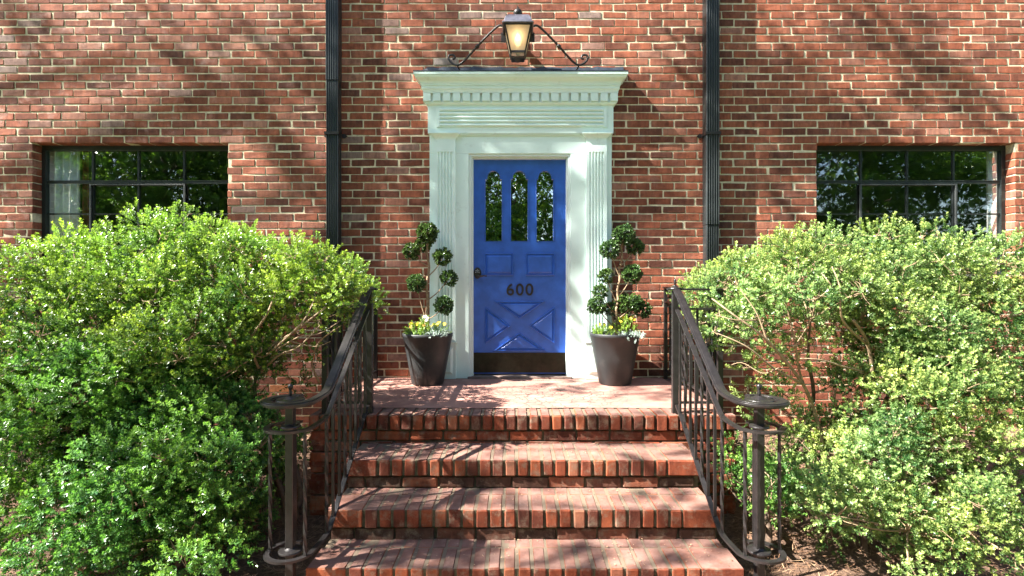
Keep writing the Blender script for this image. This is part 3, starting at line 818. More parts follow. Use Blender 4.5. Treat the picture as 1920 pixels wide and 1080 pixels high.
# ================================================================== RAILINGS
def railing(sg, label):
    root = empty('stair_railing', (sg*.99, -1.3, 0)); tag(root, label, 'railing', 'black iron stair railings')
    X = lambda v: sg*v
    GX = 1.28; TY = -1.29; YB = -2.03
    RX = .99
    NX, NY = 1.11, -2.23
    def slope(y, z0, z1): 
        t = (y-(-1.33))/(YB-(-1.33)); return z0+(z1-z0)*t
    spiral = []
    for i in range(15):
        th = math.pi*(1.02+i/14*1.55); r_ = .106-.020*max(0, (i-7))/7
        spiral.append((NX+r_*math.cos(th), NY+r_*math.sin(th)))
    def path(zt, zb, zs, drop):
        p = [(X(RX), -1.335, zt-.006)]
        for t in (.1, .25, .45, .65, .85, .97): y = -1.335+(YB+1.335)*t; p.append((X(RX), y, zt+(zb-zt)*t-(0)))
        p.append((X(RX-.001), YB-.07, zs+.012))
        p += [(X(a), b_, zs) for a, b_ in spiral]
        return smooth_path(p, 6)
    hr = MB(); pth = path(.80, .330, .287, 0)
    hr.tube(pth, 0, sq=(.050, .012)); hr.tube([Vector(p)-Vector((0, 0, .009)) for p in pth], 0, sq=(.030, .010))
    hr.tube([Vector(p)+Vector((0, 0, .008)) for p in pth], 0, sq=(.034, .006))
    hr.build('handrail', M['railiron'], root, bevel=.002)
    g1 = MB(); g1.tube([(X(RX-.05), TY, .802), (X(GX), TY, .802)], 0, sq=(.045, .012)); g1.tube([(X(GX), TY-.02, .8025), (X(GX), -.004, .8025)], 0, sq=(.045, .0125))
    g1.build('guard_handrail', M['railiron'], root, bevel=.002)
    mr = MB(); mr.tube(path(.675, .205, .163, 0), 0, sq=(.025, .011)); mr.build('mid_rail', M['railiron'], root)
    br = MB(); br.tube(path(.066, -.395, -.425, 0), 0, sq=(.025, .011)); br.build('bottom_rail', M['railiron'], root)
    for z, nm in ((.675, 'mid_rail'), (.068, 'bottom_rail')):
        q = MB(); q.tube([(X(RX), TY, z), (X(GX), TY, z)], 0, sq=(.028, .012)); q.tube([(X(GX), TY, z+.0005), (X(GX), -.004, z+.0005)], 0, sq=(.028, .0125)); q.build(nm, M['railiron'], root)
    # posts
    def post(x, y, z0, z1, w_): MB().box(X(x)-w_/2, X(x)+w_/2, y-w_/2, y+w_/2, z0, z1).build('post', M['railiron'], root, bevel=.002)
    post(RX, TY, -.003, .795, .038); post(GX, TY, -.003, .795, .034); post(GX, -.03, -.003, .795, .030)
    MB().box(X(NX)-.019, X(NX)+.019, NY-.019, NY+.019, -.9, .278).build('newel_post', M['railiron'], root, bevel=.003)
    def disc(x, y, z, r_, fin):
        d_ = MB(); d_.lathe(X(x), y, [(r_*.98, z-.006), (r_, z), (r_*.96, z+.005), (r_*.55, z+.009), (r_*.3, z+.018), (.012, z+.022)], n=28); d_.build('rosette', M['railiron'], root, smooth=False)
        if fin:
            f = MB(); f.lathe(X(x), y, [(.009, z+.0225), (.007, z+.03), (.009, z+.038), (.006, z+.045), (.010, z+.055), (.013, z+.063), (.011, z+.072), (.002, z+.078)] if r_ > .06 else
                    [(.007, z+.0225), (.006, z+.03), (.010, z+.035), (.006, z+.042), (.009, z+.052), (.004, z+.062), (.001, z+.066)], n=14); f.build('finial', M['railiron'], root, smooth=True)
    disc(NX, NY, .289, .066, True); disc(RX, TY, .806, .045, True); disc(NX, NY, -.422, .055, False); disc(NX, NY, .165, .045, False)
    # balusters
    def bal(x, y, z0, z1, tw):
        b_ = MB(); n = 18 if tw else 2; zs = np.linspace(z0, z1, n); b_.tube([(X(x), y, z) for z in zs], 0, sq=(.0135, .0135), twist=(tw*2*math.pi)); b_.build('baluster', M['railiron'], root)
    i = 0; y = -1.40
    while y > -2.10:
        t = (y+1.335)/(YB+1.335); t = min(t, 1.03)
        bal(RX, y, .066+(-.395-.066)*t+.004, .675+(.205-.675)*t-.005, 1.5 if i % 3 == 1 else 0); y -= .098; i += 1
    for (a, b_, tw) in ((NX+.096, NY+.0, 1.5), (NX+.02, NY+.098, 0), (NX-.09, NY-.055, 1.5)):
        bal(a, b_, -.42, .158, tw)
    y = TY+.11; i = 0
    while y < -.08: bal(GX, y, .075, .669, 0 if i % 3 else 1.5); y += .112; i += 1
    for x in (1.06, 1.135, 1.21): bal(x, TY, .075, .669, 0)
    # foot plate at the wall
    return root
railing(-1, 'black iron scrolled stair railing on the left of the brick steps, partly under the shrub')
railing(1, 'brown black iron scrolled stair railing on the right of the brick steps')

# ================================================================== LANTERN
YL = -.215
lan = empty('wall_lantern', P(971, 60, YL)); tag(lan, 'lit antique wall lantern with tapered glass above the door cornice', 'lantern')
def sqring(mb, pts, cx_, cy_):
    vs, fs = [], []
    for r_, z in pts: vs += [(cx_-r_, cy_-r_, z), (cx_+r_, cy_-r_, z), (cx_+r_, cy_+r_, z), (cx_-r_, cy_+r_, z)]
    for k in range(len(pts)-1):
        for i in range(4): fs.append((k*4+i, k*4+(i+1) % 4, (k+1)*4+(i+1) % 4, (k+1)*4+i))
    fs += [(3, 2, 1, 0), tuple((len(pts)-1)*4+i for i in range(4))]
    mb.add(vs, fs)
lcx = PX(971, YL); lz = lambda py: PZ(py, YL)
mb = MB(); r0, r1 = .126, .072
sqring(mb, [(.131, lz(55)), (.131, lz(52.8)), (.118, lz(51)), (.113, lz(47)), (.105, lz(42)), (.092, lz(37.5)), (.078, lz(35.2)), (.03, lz(34.5))], lcx, YL)
mb.build('lantern_roof', M['lantroof'], lan, bevel=.003)
mb = MB()
mb.lathe(lcx, YL, [(.040, lz(35.8)), (.022, lz(34)), (.016, lz(32.5)), (.030, lz(30)), (.037, lz(27)), (.039, lz(23.5)), (.032, lz(20)), (.018, lz(17)), (.007, lz(14.5)), (.003, lz(12))], n=16)
mb.build('finial', M['iron'], lan, smooth=True)
mb = MB()
# gallery crenels on the roof
for i in range(-3, 4):
    mb.box(lcx+i*.024-.006, lcx+i*.024+.006, YL-.082, YL-.078, lz(38.8), lz(36.0)); mb.box(lcx+i*.024-.006, lcx+i*.024+.006, YL+.078, YL+.082, lz(38.8), lz(36))
sqring(mb, [(.118, lz(57.5)), (.120, lz(54.2))], lcx, YL)
zt_, zb_ = lz(57.6), lz(106)
for sx_ in (-1, 1):
    for sy_ in (-1, 1):
        mb.tube([(lcx+sx_*.108, YL+sy_*.108, zt_), (lcx+sx_*.058, YL+sy_*.058, zb_)], 0, sq=(.014, .014))
mb2 = MB()
for sx_ in (-1, 1):
    mb.tube([(lcx+sx_*.06, YL-.06, lz(102)), (lcx+sx_*.06, YL+.06, lz(102))], 0, sq=(.012, .016))
    mb.tube([(lcx-.06, YL+sx_*.06, lz(102)), (lcx+.06, YL+sx_*.06, lz(102))], 0, sq=(.012, .016))
sqring(mb, [(.008, lz(117)), (.022, lz(114)), (.05, lz(112.5)), (.058, lz(110.5)), (.054, lz(109.5))], lcx, YL)
mb.box(lcx-.145, lcx+.145, YL+.085, YL+.095, lz(70), lz(52))
mb.box(lcx-.03, lcx+.03, YL+.095, -.002, lz(66), lz(58)); mb.box(lcx-.05, lcx+.05, -.02, -.002, lz(78), lz(48))
mb.build('lantern_frame', M['iron'], lan)
mb = MB()
for ang in range(4):
    ca, sa = math.cos(ang*math.pi/2), math.sin(ang*math.pi/2)
    q = [(-.103, -.106, zt_), (.103, -.106, zt_), (.0555, -.059, zb_), (-.0555, -.059, zb_)]
    mb.add([(lcx+x*ca-y*sa, YL+x*sa+y*ca, z) for x, y, z in q], [(0, 1, 2, 3)])
mb.build('lantern_glass', M['frost'], lan)
mb = MB(); mb.lathe(lcx, YL, [(.016, lz(103)), (.016, lz(88))], n=12); mb.build('candle_tube', M['cone'], lan, smooth=True)
mb = MB(); mb.lathe(lcx, YL, [(.006, lz(87.8)), (.020, lz(84)), (.030, lz(77)), (.028, lz(71)), (.014, lz(65)), (.003, lz(62))], n=16); mb.build('bulb', M['bulb'], lan, smooth=True)
pl = bpy.data.lights.new('lantern_lamp', 'POINT'); pl.energy = .06; pl.color = (1, .72, .38); pl.shadow_soft_size = .02
po = bpy.data.objects.new('lantern_lamp', pl); COL.objects.link(po); po.parent = lan; po.location = Vector((lcx, YL-.045, lz(74)))-origin(lan)
for sg in (-1, 1):
    def q(px, py, y): 
        if sg > 0: px = 971+(971-px)+1
        return P(px, py, y)
    pts = [q(945, 50, -.20), q(938, 47.5, -.195), q(930, 52, -.185), (q(912, 69, -.165)), q(895, 87, -.14), q(878, 106, -.11), q(866, 118, -.09), q(857, 122, -.08), q(847, 118, -.07), q(841, 110, -.065), q(843, 104, -.065), q(850, 103.5, -.065), q(853, 109, -.065), q(848, 111, -.065)]
    mb = MB(); sp = smooth_path(pts, 6); mb.tube(sp, .0095, n=8)
    c0 = Vector(q(895, 87, -.14)); dv = (Vector(q(878, 106, -.11))-Vector(q(912, 69, -.165))).normalized()
    mb.tube([c0-dv*.018, c0-dv*.008, c0+dv*.008, c0+dv*.018], [.010, .018, .018, .010], n=10)
    mb.tube([q(857, 122, -.08), q(860, 128, -.07), q(862, 130, -.04)], .007, n=6)
    mb.build('scroll_arm', M['iron'], lan, smooth=True)

# ================================================================== LEAF MACHINERY
def sprig_template(nl, L_, leafL, leafW, seed, rosette=5):
    r = np.random.default_rng(seed); quads = []; tones = []
    for i in range(nl+rosette):
        if i < nl:
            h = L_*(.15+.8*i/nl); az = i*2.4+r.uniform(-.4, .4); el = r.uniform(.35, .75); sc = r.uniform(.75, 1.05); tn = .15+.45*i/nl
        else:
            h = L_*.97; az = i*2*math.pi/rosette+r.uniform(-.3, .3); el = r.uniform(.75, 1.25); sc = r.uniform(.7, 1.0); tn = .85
        d = np.array([math.cos(az)*math.cos(el), math.sin(az)*math.cos(el), math.sin(el)])
        sd = np.array([-math.sin(az), math.cos(az), 0])
        nm = np.cross(d, sd)
        b0 = np.array([0, 0, h]); ll = leafL*sc; ww = leafW*sc/2
        quads += [b0, b0+d*ll*.5+sd*ww+nm*ww*.35, b0+d*ll, b0+d*ll*.5-sd*ww+nm*ww*.35]
        tones += [tn+r.uniform(-.1, .1)]*4
    return np.array(quads), np.array(tones)
def place_sprigs(pos, dirs, templates, scale=(.8, 1.25), tone=None):
    """returns verts, tones for copies of the templates"""
    n = len(pos); dirs = dirs/np.linalg.norm(dirs, axis=1)[:, None]
    ref = np.where(np.abs(dirs[:, 2:3]) > .9, np.array([[1., 0, 0]]), np.array([[0, 0, 1.]]))
    a = np.cross(ref, dirs); a /= np.linalg.norm(a, axis=1)[:, None]; b_ = np.cross(dirs, a)
    th = rng.uniform(0, 2*np.pi, n)[:, None]; a2 = a*np.cos(th)+b_*np.sin(th); b2 = -a*np.sin(th)+b_*np.cos(th)
    sc = rng.uniform(scale[0], scale[1], n); which = rng.integers(0, len(templates), n)
    Vs, Ts = [], []
    for k, (tv, tt) in enumerate(templates):
        ix = np.where(which == k)[0]
        if not len(ix): continue
        M3 = np.stack([a2[ix], b2[ix], dirs[ix]], 1)      # rows
        V = np.einsum('vk,nkj->nvj', tv, M3)*sc[ix][:, None, None]+pos[ix][:, None, :]
        t = tt[None]+(0 if tone is None else tone[ix][:, None])
        Vs.append(V.reshape(-1, 3)); Ts.append(t.ravel())
    return np.concatenate(Vs), np.clip(np.concatenate(Ts), 0, 1)
def leaves_obj(name, V, T, mat, parent):
    n = len(V)//4
    return np_mesh(name, V, np.arange(4*n), np.full(n, 4), mat, parent, tone=T)
BOX_T = [sprig_template(11, .052, .019, .0100, s, 6) for s in range(6)]
POM_T = [sprig_template(4, .020, .021, .012, 20+s, 5) for s in range(4)]
TREE_T = [sprig_template(7, .22, .12, .075, 40+s, 4) for s in range(5)]

def in_poly(x, y, poly):
    c = False; n = len(poly)
    for i in range(n):
        x0, y0 = poly[i]; x1, y1 = poly[i-1]
        if (y0 > y) != (y1 > y) and x < (x1-x0)*(y-y0)/(y1-y0)+x0: c = not c
    return c
def shrub(name, label, cat, poly, depth_fn, rfn, mat, bases, spacing=40, holes=(), extra=(), back=2, dens=1.0, twig=500, seed=1, group=None, tonef=None, limbs=(), up=.25, skip=.0):
    """a shrub: leafy lumps that fill a volume (outline in poly at the lump distance), stems that feed them"""
    rr = random.Random(seed)
    lumps = []
    xs = [p[0] for p in poly]; ys = [p[1] for p in poly]
    y = min(ys)
    row = 0
    while y < max(ys):
        x = min(xs)+(row % 2)*spacing/2
        while x < max(xs):
            ux, uy = x+rr.uniform(-.35, .35)*spacing, y+rr.uniform(-.35, .35)*spacing
            if in_poly(ux, uy, poly) and not any(in_poly(ux, uy, h) for h in holes) and rr.random() > skip:
                d = depth_fn(ux, uy)+rr.uniform(-.17, .17); r_ = rfn(ux, uy)*rr.uniform(.75, 1.2)
                # keep lump inside outline
                ok = all(in_poly(ux+(r_*.95+9)*math.cos(t), uy+(r_*.95+9)*math.sin(t), poly) for t in (0, 1.05, 2.1, 3.14, 4.2, 5.24))
                if not ok:
                    # step inward until the lump sits inside the outline
                    gx_ = sum(xs)/len(xs); gy_ = sum(ys)/len(ys)
                    r_ *= .72
                    for _ in range(10):
                        if all(in_poly(ux+(r_*.9+9)*math.cos(t), uy+(r_*.9+9)*math.sin(t), poly) for t in (0, 1.05, 2.1, 3.14, 4.2, 5.24)): break
                        ux += (gx_-ux)*.05; uy += (gy_-uy)*.07
                Y = d+CY; lumps.append((*P(ux, uy, Y), r_/S(Y)))
                for b_ in range(back):
                    if rr.random() < .8:
                        d2 = d+.26*(b_+1)+rr.uniform(-.05, .1); Y2 = d2+CY
                        if Y2 < -.15:
                            k_ = S(Y2)/S(Y)
                            lumps.append((lumps[-1][0]*(1) if False else PX(ux, Y)*.97, Y2, PZ(uy, Y)-.04*(b_+1), r_/S(Y)*.95))
            x += spacing
        y += spacing*.87; row += 1
    for (ux, uy, d, r_) in extra:
        Y = d+CY; lumps.append((*P(ux, uy, Y), r_/S(Y)))
    Lm = np.array(lumps)
    root = empty(name, bases[0]); tag(root, label, cat, group)
    # sprigs over lump surfaces
    C_ = Lm[:, :3]; Rr = Lm[:, 3]
    cnt = (4*np.pi*Rr**2/(.028**2)*.55*dens).astype(int)+4
    ii = np.repeat(np.arange(len(Lm)), cnt); n = len(ii)
    u = rng.normal(size=(n, 3)); u /= np.linalg.norm(u, axis=1)[:, None]
    rad = Rr[ii]*rng.uniform(.55, 1.05, n)
    # ragged: noise in radius
    rad *= 1+.16*np.sin(u[:, 0]*7+ii)+.12*np.sin(u[:, 2]*9+ii*2.1)
    pos = C_[ii]+u*rad[:, None]
    keep = np.ones(n, bool)
    for s0 in range(0, n, 4000):
        d_ = np.linalg.norm(pos[s0:s0+4000, None, :]-C_[None], axis=2)/Rr[None]
        d_[np.arange(d_.shape[0]), ii[s0:s0+4000]] = 9
        keep[s0:s0+4000] = d_.min(1) > .72
    # bare patches and ground
    hole = np.sin(pos[:, 0]*9.1+seed)*np.sin(pos[:, 2]*8.3+seed*2)*np.sin(pos[:, 1]*7.7)
    keep &= (hole > -.62) | (rng.random(n) < .35)
    keep &= (u[:, 2] > -.35) | (rng.random(n) < .4)
    keep &= pos[:, 1] < -.05
    keep &= pos[:, 2] > -.46+.135*np.maximum(pos[:, 1], -3)+.01
    pos = pos[keep]; u = u[keep]; ii = ii[keep]
    dirs = u+np.array([0, -.12, up])+rng.normal(0, .28, u.shape)
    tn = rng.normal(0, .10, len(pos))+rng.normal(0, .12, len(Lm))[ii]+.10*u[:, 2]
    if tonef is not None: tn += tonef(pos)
    V, T = place_sprigs(pos, dirs, BOX_T, tone=tn)
    leaves_obj('foliage', V, T, mat, root)
    # stems
    st = MB(); nodes = []
    for bi, bs in enumerate(bases):
        for j in range(3):
            tgt = Vector(C_[rr.randrange(len(C_))]); b0 = Vector(bs)
            k1 = b0+Vector((rr.uniform(-.08, .08), rr.uniform(-.05, .05), .18)); k2 = b0.lerp(tgt, .45)+Vector((rr.uniform(-.1, .1), rr.uniform(-.1, .1), .1)); k3 = b0.lerp(tgt, .8)
            pth = smooth_path([b0-Vector((0, 0, .06)), k1, k2, k3, tgt], 5); nn = len(pth)
            st.tube(pth, [.020*(1-.75*i/nn) for i in range(nn)], n=7); nodes += pth[6:]
    st.build('stem', M['darkbark'], root, smooth=True)
    br = MB(); small = len(C_) < 24; per = {}
    order = list(range(len(C_))); rr.shuffle(order)
    for i in order[:60]:
        tgt = Vector(C_[i])
        nd = min(nodes, key=lambda p: (p-tgt).length) if nodes else Vector(bases[0])
        md = nd.lerp(tgt, .5)+Vector((rr.uniform(-.06, .06), rr.uniform(-.06, .06), rr.uniform(-.03, .06)))
        if small: br = per.setdefault(i, MB())
        pth = smooth_path([nd, md, tgt], 4); br.tube(pth, [.0055-.0035*k/(len(pth)-1) for k in range(len(pth))], n=5)
    for k in range(twig):
        i = rr.randrange(len(C_)); c_ = Vector(C_[i]); r_ = Rr[i]
        if small: br = per.setdefault(i, MB())
        dv = Vector((rr.gauss(0, 1), rr.gauss(0, 1), rr.gauss(.4, 1))).normalized()
        e_ = c_+dv*r_*rr.uniform(.8, 1.05); md = c_.lerp(e_, .5)+Vector((rr.gauss(0, .012), rr.gauss(0, .012), rr.gauss(0, .012)))
        br.tube([c_, md, e_], [.0024, .0019, .001], n=4, cap=False)
    for pth_, ra, rb in limbs:
        sp_ = smooth_path([P(a, b_, d_+CY) for a, b_, d_ in pth_], 5); br.tube(sp_, [ra+(rb-ra)*k/(len(sp_)-1) for k in range(len(sp_))], n=6)
    if small:
        for b_ in per.values(): b_.build('branch', M['bark'], root, smooth=True)
    else: br.build('branches', M['bark'], root, smooth=True)
    return root
#SHRUBS
PA = [(-80, 480), (0, 470), (60, 440), (100, 424), (160, 424), (220, 400), (300, 384), (350, 381), (400, 402), (440, 436), (480, 427), (560, 436), (620, 455), (660, 485), (682, 525), (680, 560), (672, 600), (640, 612), (600, 655), (540, 675), (450, 690), (380, 760), (300, 800), (-80, 820)]
def dA(x, y):
    t = min(1, max(0, (y-380)/400)); ex = max(0, abs(x-300)-250)/400
    return 3.65-.75*t**.6+.12*ex
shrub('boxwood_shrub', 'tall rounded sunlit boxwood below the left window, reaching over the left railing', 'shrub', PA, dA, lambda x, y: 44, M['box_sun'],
      [(-1.75, -1.0, -.58), (-2.3, -1.1, -.6), (-3.2, -.9, -.58)], spacing=58, holes=[[(430, 600), (520, 570), (600, 560), (640, 590), (600, 660), (450, 690)]], seed=11, group='boxwood shrubs beside the steps', tonef=lambda p: np.clip((p[:, 2]-.75)*.45, -.18, .12), twig=900,  # tone by height: sunlit top and shaded base painted into the leaves
      extra=[(600, 600, 3.3, 20), (560, 628, 3.3, 20), (520, 640, 3.25, 18), (480, 668, 3.2, 20), (630, 590, 3.3, 17), (585, 668, 3.4, 15), (500, 700, 3.3, 16), (530, 600, 3.4, 18), (560, 720, 3.5, 14), (450, 590, 3.25, 26)],
      limbs=[([(478, 760, 3.45), (480, 700, 3.4), (500, 660, 3.3), (560, 615, 3.15), (612, 575, 3.2)], .011, .004), ([(482, 705, 3.4), (520, 668, 3.2), (560, 650, 3.15), (600, 610, 3.2)], .008, .003),
             ([(500, 665, 3.25), (530, 640, 3.1), (570, 600, 3.1), (590, 560, 3.2)], .007, .003), ([(485, 690, 3.3), (470, 640, 3.2), (500, 590, 3.1), (520, 540, 3.2)], .009, .004),
             ([(520, 655, 3.2), (560, 632, 3.1), (600, 625, 3.15), (640, 600, 3.2)], .005, .002), ([(600, 720, 3.5), (585, 680, 3.4), (600, 640, 3.3), (640, 610, 3.2)], .008, .003), ([(545, 640, 3.15), (590, 650, 3.2), (620, 640, 3.2)], .004, .002)])
PB = [(-80, 700), (60, 650), (160, 640), (250, 660), (330, 700), (420, 750), (500, 800), (480, 860), (440, 900), (455, 950), (400, 1000), (410, 1060), (430, 1130), (-80, 1130)]
shrub('boxwood_shrub', 'deep green spreading boxwood low in the front at the left edge', 'shrub', PB, lambda x, y: 3.0-.55*(y-640)/450, lambda x, y: 46, M['box_shade'],
      [(-1.9, -1.9, -.72), (-2.4, -2.0, -.73)], spacing=64, seed=23, group='boxwood shrubs beside the steps', skip=.03, twig=350, dens=1.1, tonef=lambda p: np.clip((p[:, 2]+.1)*.35, -.1, .25))  # upper leaves lighter: sunlight painted into the tone
PC = [(1308, 545), (1328, 508), (1362, 476), (1400, 452), (1450, 432), (1490, 418), (1530, 420), (1580, 424), (1620, 405), (1680, 418), (1760, 412), (1830, 432), (1880, 454), (1920, 442), (2000, 440), (2000, 800), (1880, 760), (1780, 720), (1720, 640), (1640, 620), (1590, 570), (1520, 590), (1440, 640), (1380, 640), (1345, 600)]
def dC(x, y):
    t = min(1, max(0, (y-400)/350)); return 3.65-.6*t**.6+.1*max(0, abs(x-1640)-250)/300
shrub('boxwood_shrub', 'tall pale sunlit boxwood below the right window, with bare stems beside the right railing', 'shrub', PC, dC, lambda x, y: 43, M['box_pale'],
      [(1.95, -1.0, -.58), (2.35, -.95, -.58), (3.1, -.9, -.58)], spacing=57, seed=37, group='boxwood shrubs beside the steps', twig=1100, extra=[(1400, 690, 3.3, 22), (1450, 720, 3.4, 24), (1395, 640, 3.2, 20), (1480, 650, 3.4, 22), (1540, 640, 3.3, 18), (1340, 620, 3.2, 16), (1600, 720, 3.3, 20), (1420, 790, 3.3, 20), (1500, 790, 3.4, 20),
      (1350, 592, 3.2, 17), (1378, 612, 3.15, 17), (1420, 615, 3.3, 20), (1462, 605, 3.3, 20), (1370, 660, 3.3, 15), (1440, 662, 3.2, 18), (1500, 690, 3.3, 17), (1470, 740, 3.3, 16), (1400, 735, 3.4, 17), (1520, 600, 3.25, 20), (1330, 640, 3.25, 13), (1555, 720, 3.5, 13), (1480, 780, 3.4, 18)],
      limbs=[([(1545, 850, 3.35), (1530, 780, 3.35), (1505, 720, 3.25), (1440, 640, 3.1), (1375, 590, 3.1), (1335, 560, 3.2)], .013, .004), ([(1505, 720, 3.25), (1450, 690, 3.1), (1400, 650, 3.05), (1345, 625, 3.1)], .008, .003),
             ([(1440, 645, 3.1), (1420, 590, 3.1), (1390, 545, 3.15)], .006, .002), ([(1530, 780, 3.35), (1500, 700, 3.3), (1490, 640, 3.2), (1470, 560, 3.15), (1440, 510, 3.2)], .009, .003),
             ([(1640, 860, 3.35), (1632, 780, 3.4), (1636, 700, 3.35), (1625, 640, 3.3), (1600, 600, 3.2)], .019, .009), ([(1636, 700, 3.35), (1590, 690, 3.2), (1540, 675, 3.1), (1500, 672, 3.1)], .008, .003),
             ([(1625, 645, 3.3), (1580, 600, 3.1), (1575, 540, 3.05), (1560, 500, 3.1)], .008, .003), ([(1575, 560, 3.05), (1555, 530, 3.0), (1540, 512, 3.05)], .004, .002), ([(1420, 600, 3.1), (1380, 600, 3.05), (1340, 590, 3.1)], .004, .002),
             ([(1460, 690, 3.1), (1430, 700, 3.1), (1390, 680, 3.15), (1360, 690, 3.2)], .004, .002), ([(1545, 850, 3.35), (1560, 780, 3.4), (1570, 720, 3.4), (1600, 680, 3.3)], .010, .004), ([(1490, 650, 3.2), (1520, 600, 3.15), (1530, 560, 3.1)], .005, .002)])
PD = [(1660, 640), (1730, 600), (1800, 640), (1900, 700), (2000, 720), (2000, 1130), (1640, 1130), (1600, 1040), (1520, 1000), (1480, 930), (1500, 860), (1560, 830), (1640, 800), (1680, 760), (1640, 700)]
shrub('boxwood_shrub', 'loose spreading boxwood low in the front at the right edge', 'shrub', PD, lambda x, y: 3.15-.6*(y-600)/480, lambda x, y: 38, M['box_pale'],
      [(1.95, -1.7, -.69), (2.4, -1.8, -.71)], spacing=58, seed=51, group='boxwood shrubs beside the steps', skip=.10, twig=500, dens=1.0,
      holes=[[(1590, 1010), (1700, 990), (1720, 1130), (1590, 1130)]], tonef=lambda p: np.full(len(p), -.05))
PE = [(1385, 850), (1420, 820), (1470, 840), (1490, 900), (1500, 980), (1440, 990), (1395, 930)]
shrub('boxwood_seedling', 'small boxwood growing in the mulch right behind the right newel post', 'shrub', PE, lambda x, y: 2.95, lambda x, y: 24, M['box_shade'],
      [(1.35, -1.75, -.70)], spacing=38, seed=61, twig=120, back=1)
PG = [(430, 760), (500, 740), (540, 780), (560, 850), (520, 900), (460, 880)]
shrub('boxwood_seedling', 'small thin boxwood in the mulch behind the left newel post', 'shrub', PG, lambda x, y: 3.25, lambda x, y: 22, M['box_shade'],
      [(-1.45, -1.45, -.66)], spacing=42, seed=71, twig=150, back=1, skip=.2)

# ================================================================== PLANTERS AND TOPIARIES
YP = -.27
def planter(px, label):
    cx_ = PX(px, YP)
    H_ = .425
    root = empty('planter_pot', (cx_, YP, 0)); tag(root, label, 'plant pot', 'dark tapered pots beside the door')
    r0, r1 = .133, .207; z0 = .002
    body = MB(); body.lathe(cx_, YP, [(r0-.006, z0), (r0, z0+.006), (r0+(r1-r0)*.5, z0+H_*.5), (r1-.002, H_-.03), (r1+.001, H_-.028), (r1+.003, H_-.003), (r1, H_), (r1-.012, H_), (r1-.016, H_-.006), (r1-.022, H_-.05)], n=64, cap=False)
    body.lathe(cx_, YP, [(r0-.008, z0+.001), (.001, z0+.001)], n=64, cap=False)
    body.build('pot_wall', M['pot'], root, smooth=True)
    s_ = MB(); s_.lathe(cx_, YP, [(r1-.021, H_-.045), (.08, H_-.03), (.001, H_-.028)], n=32, cap=False); s_.build('soil', M['soil'], root, smooth=True)
    return cx_, H_
def ball(name, c, r_, parent, dens=1.0, tone=0.):
    n = int(520*(r_/.08)**2*dens); u = rng.normal(size=(n, 3)); u /= np.linalg.norm(u, axis=1)[:, None]
    rad = r_*(rng.uniform(.62, 1, n)**.5)*(1+.10*np.sin(u[:, 0]*6)+.08*np.sin(u[:, 2]*8+1)); pos = np.array(c)+u*rad[:, None]*np.array([1.05, 1, .93])
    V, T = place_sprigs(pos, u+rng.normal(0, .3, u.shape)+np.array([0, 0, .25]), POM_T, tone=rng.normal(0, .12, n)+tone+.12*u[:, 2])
    return leaves_obj(name, V, T, M['pom'], parent)
def topiary(px, balls, trunk, label):
    cx_ = PX(px, YP); root = empty('topiary_tree', (cx_, YP, .39)); tag(root, label, 'topiary', 'pom-pom topiaries in dark pots')
    tp = [P(a, b_, YP) for a, b_ in trunk]; sp = smooth_path(tp, 8)
    sp = [p+Vector((.006*math.sin(i*.6), .008*math.cos(i*.5), 0)) for i, p in enumerate(sp)]
    t = MB(); t.tube(sp, [.0135-.006*i/len(sp) for i in range(len(sp))], n=8); t.build('trunk', M['bark'], root, smooth=True)
    for k, (a, b_, r_, yo, jy) in enumerate(balls):
        c = P(a, b_, YP+yo); ball('foliage_ball', c, r_/S(YP)*.66, root)
        j0 = min(sp, key=lambda p: abs(p.z-PZ(jy, YP))); md = j0.lerp(Vector(c), .5)-Vector((0, 0, .02))
        q_ = MB(); pth = smooth_path([j0, md, Vector(c)], 5); q_.tube(pth, [.006, .0058, .0055, .005, .005, .0045, .004, .004, .0035, .003, .003], n=6); q_.build('branch', M['bark'], root, smooth=True)
    return root
cxl, HL = planter(802, 'dark tapered planter on the landing left of the blue door')
cxr, HR = planter(1153, 'dark tapered planter on the landing right of the blue door')
topiary(802, [(802, 437, 21, 0, 470), (794, 458, 14, .03, 480), (772, 471, 15, -.02, 500), (831, 482, 17, 0, 520), (842, 522, 14.5, .02, 560), (781, 531, 17.5, -.03, 600), (833, 573, 18, -.01, 600)],
        [(801, 640), (800, 600), (801, 550), (803, 500), (801, 460), (802, 440)], 'slim pom-pom topiary with seven small leaf balls in the left pot')
topiary(1153, [(1170, 441, 22, 0, 470), (1144, 468, 18, -.02, 520), (1192, 463, 15, .02, 500), (1186, 514, 19, -.02, 555), (1137, 518, 12.5, .03, 570), (1126, 548, 13.5, .03, 590), (1119, 573, 17, -.03, 615), (1172, 569, 19, .03, 600), (1205, 580, 17, 0, 605), (1190, 566, 13, -.03, 600), (1145, 580, 11, .04, 610)],
        [(1156, 640), (1154, 610), (1156, 585), (1158, 560), (1160, 530), (1163, 500), (1166, 470), (1169, 445)], 'bushier pom-pom topiary with many leaf balls and twisted trunk in the right pot')
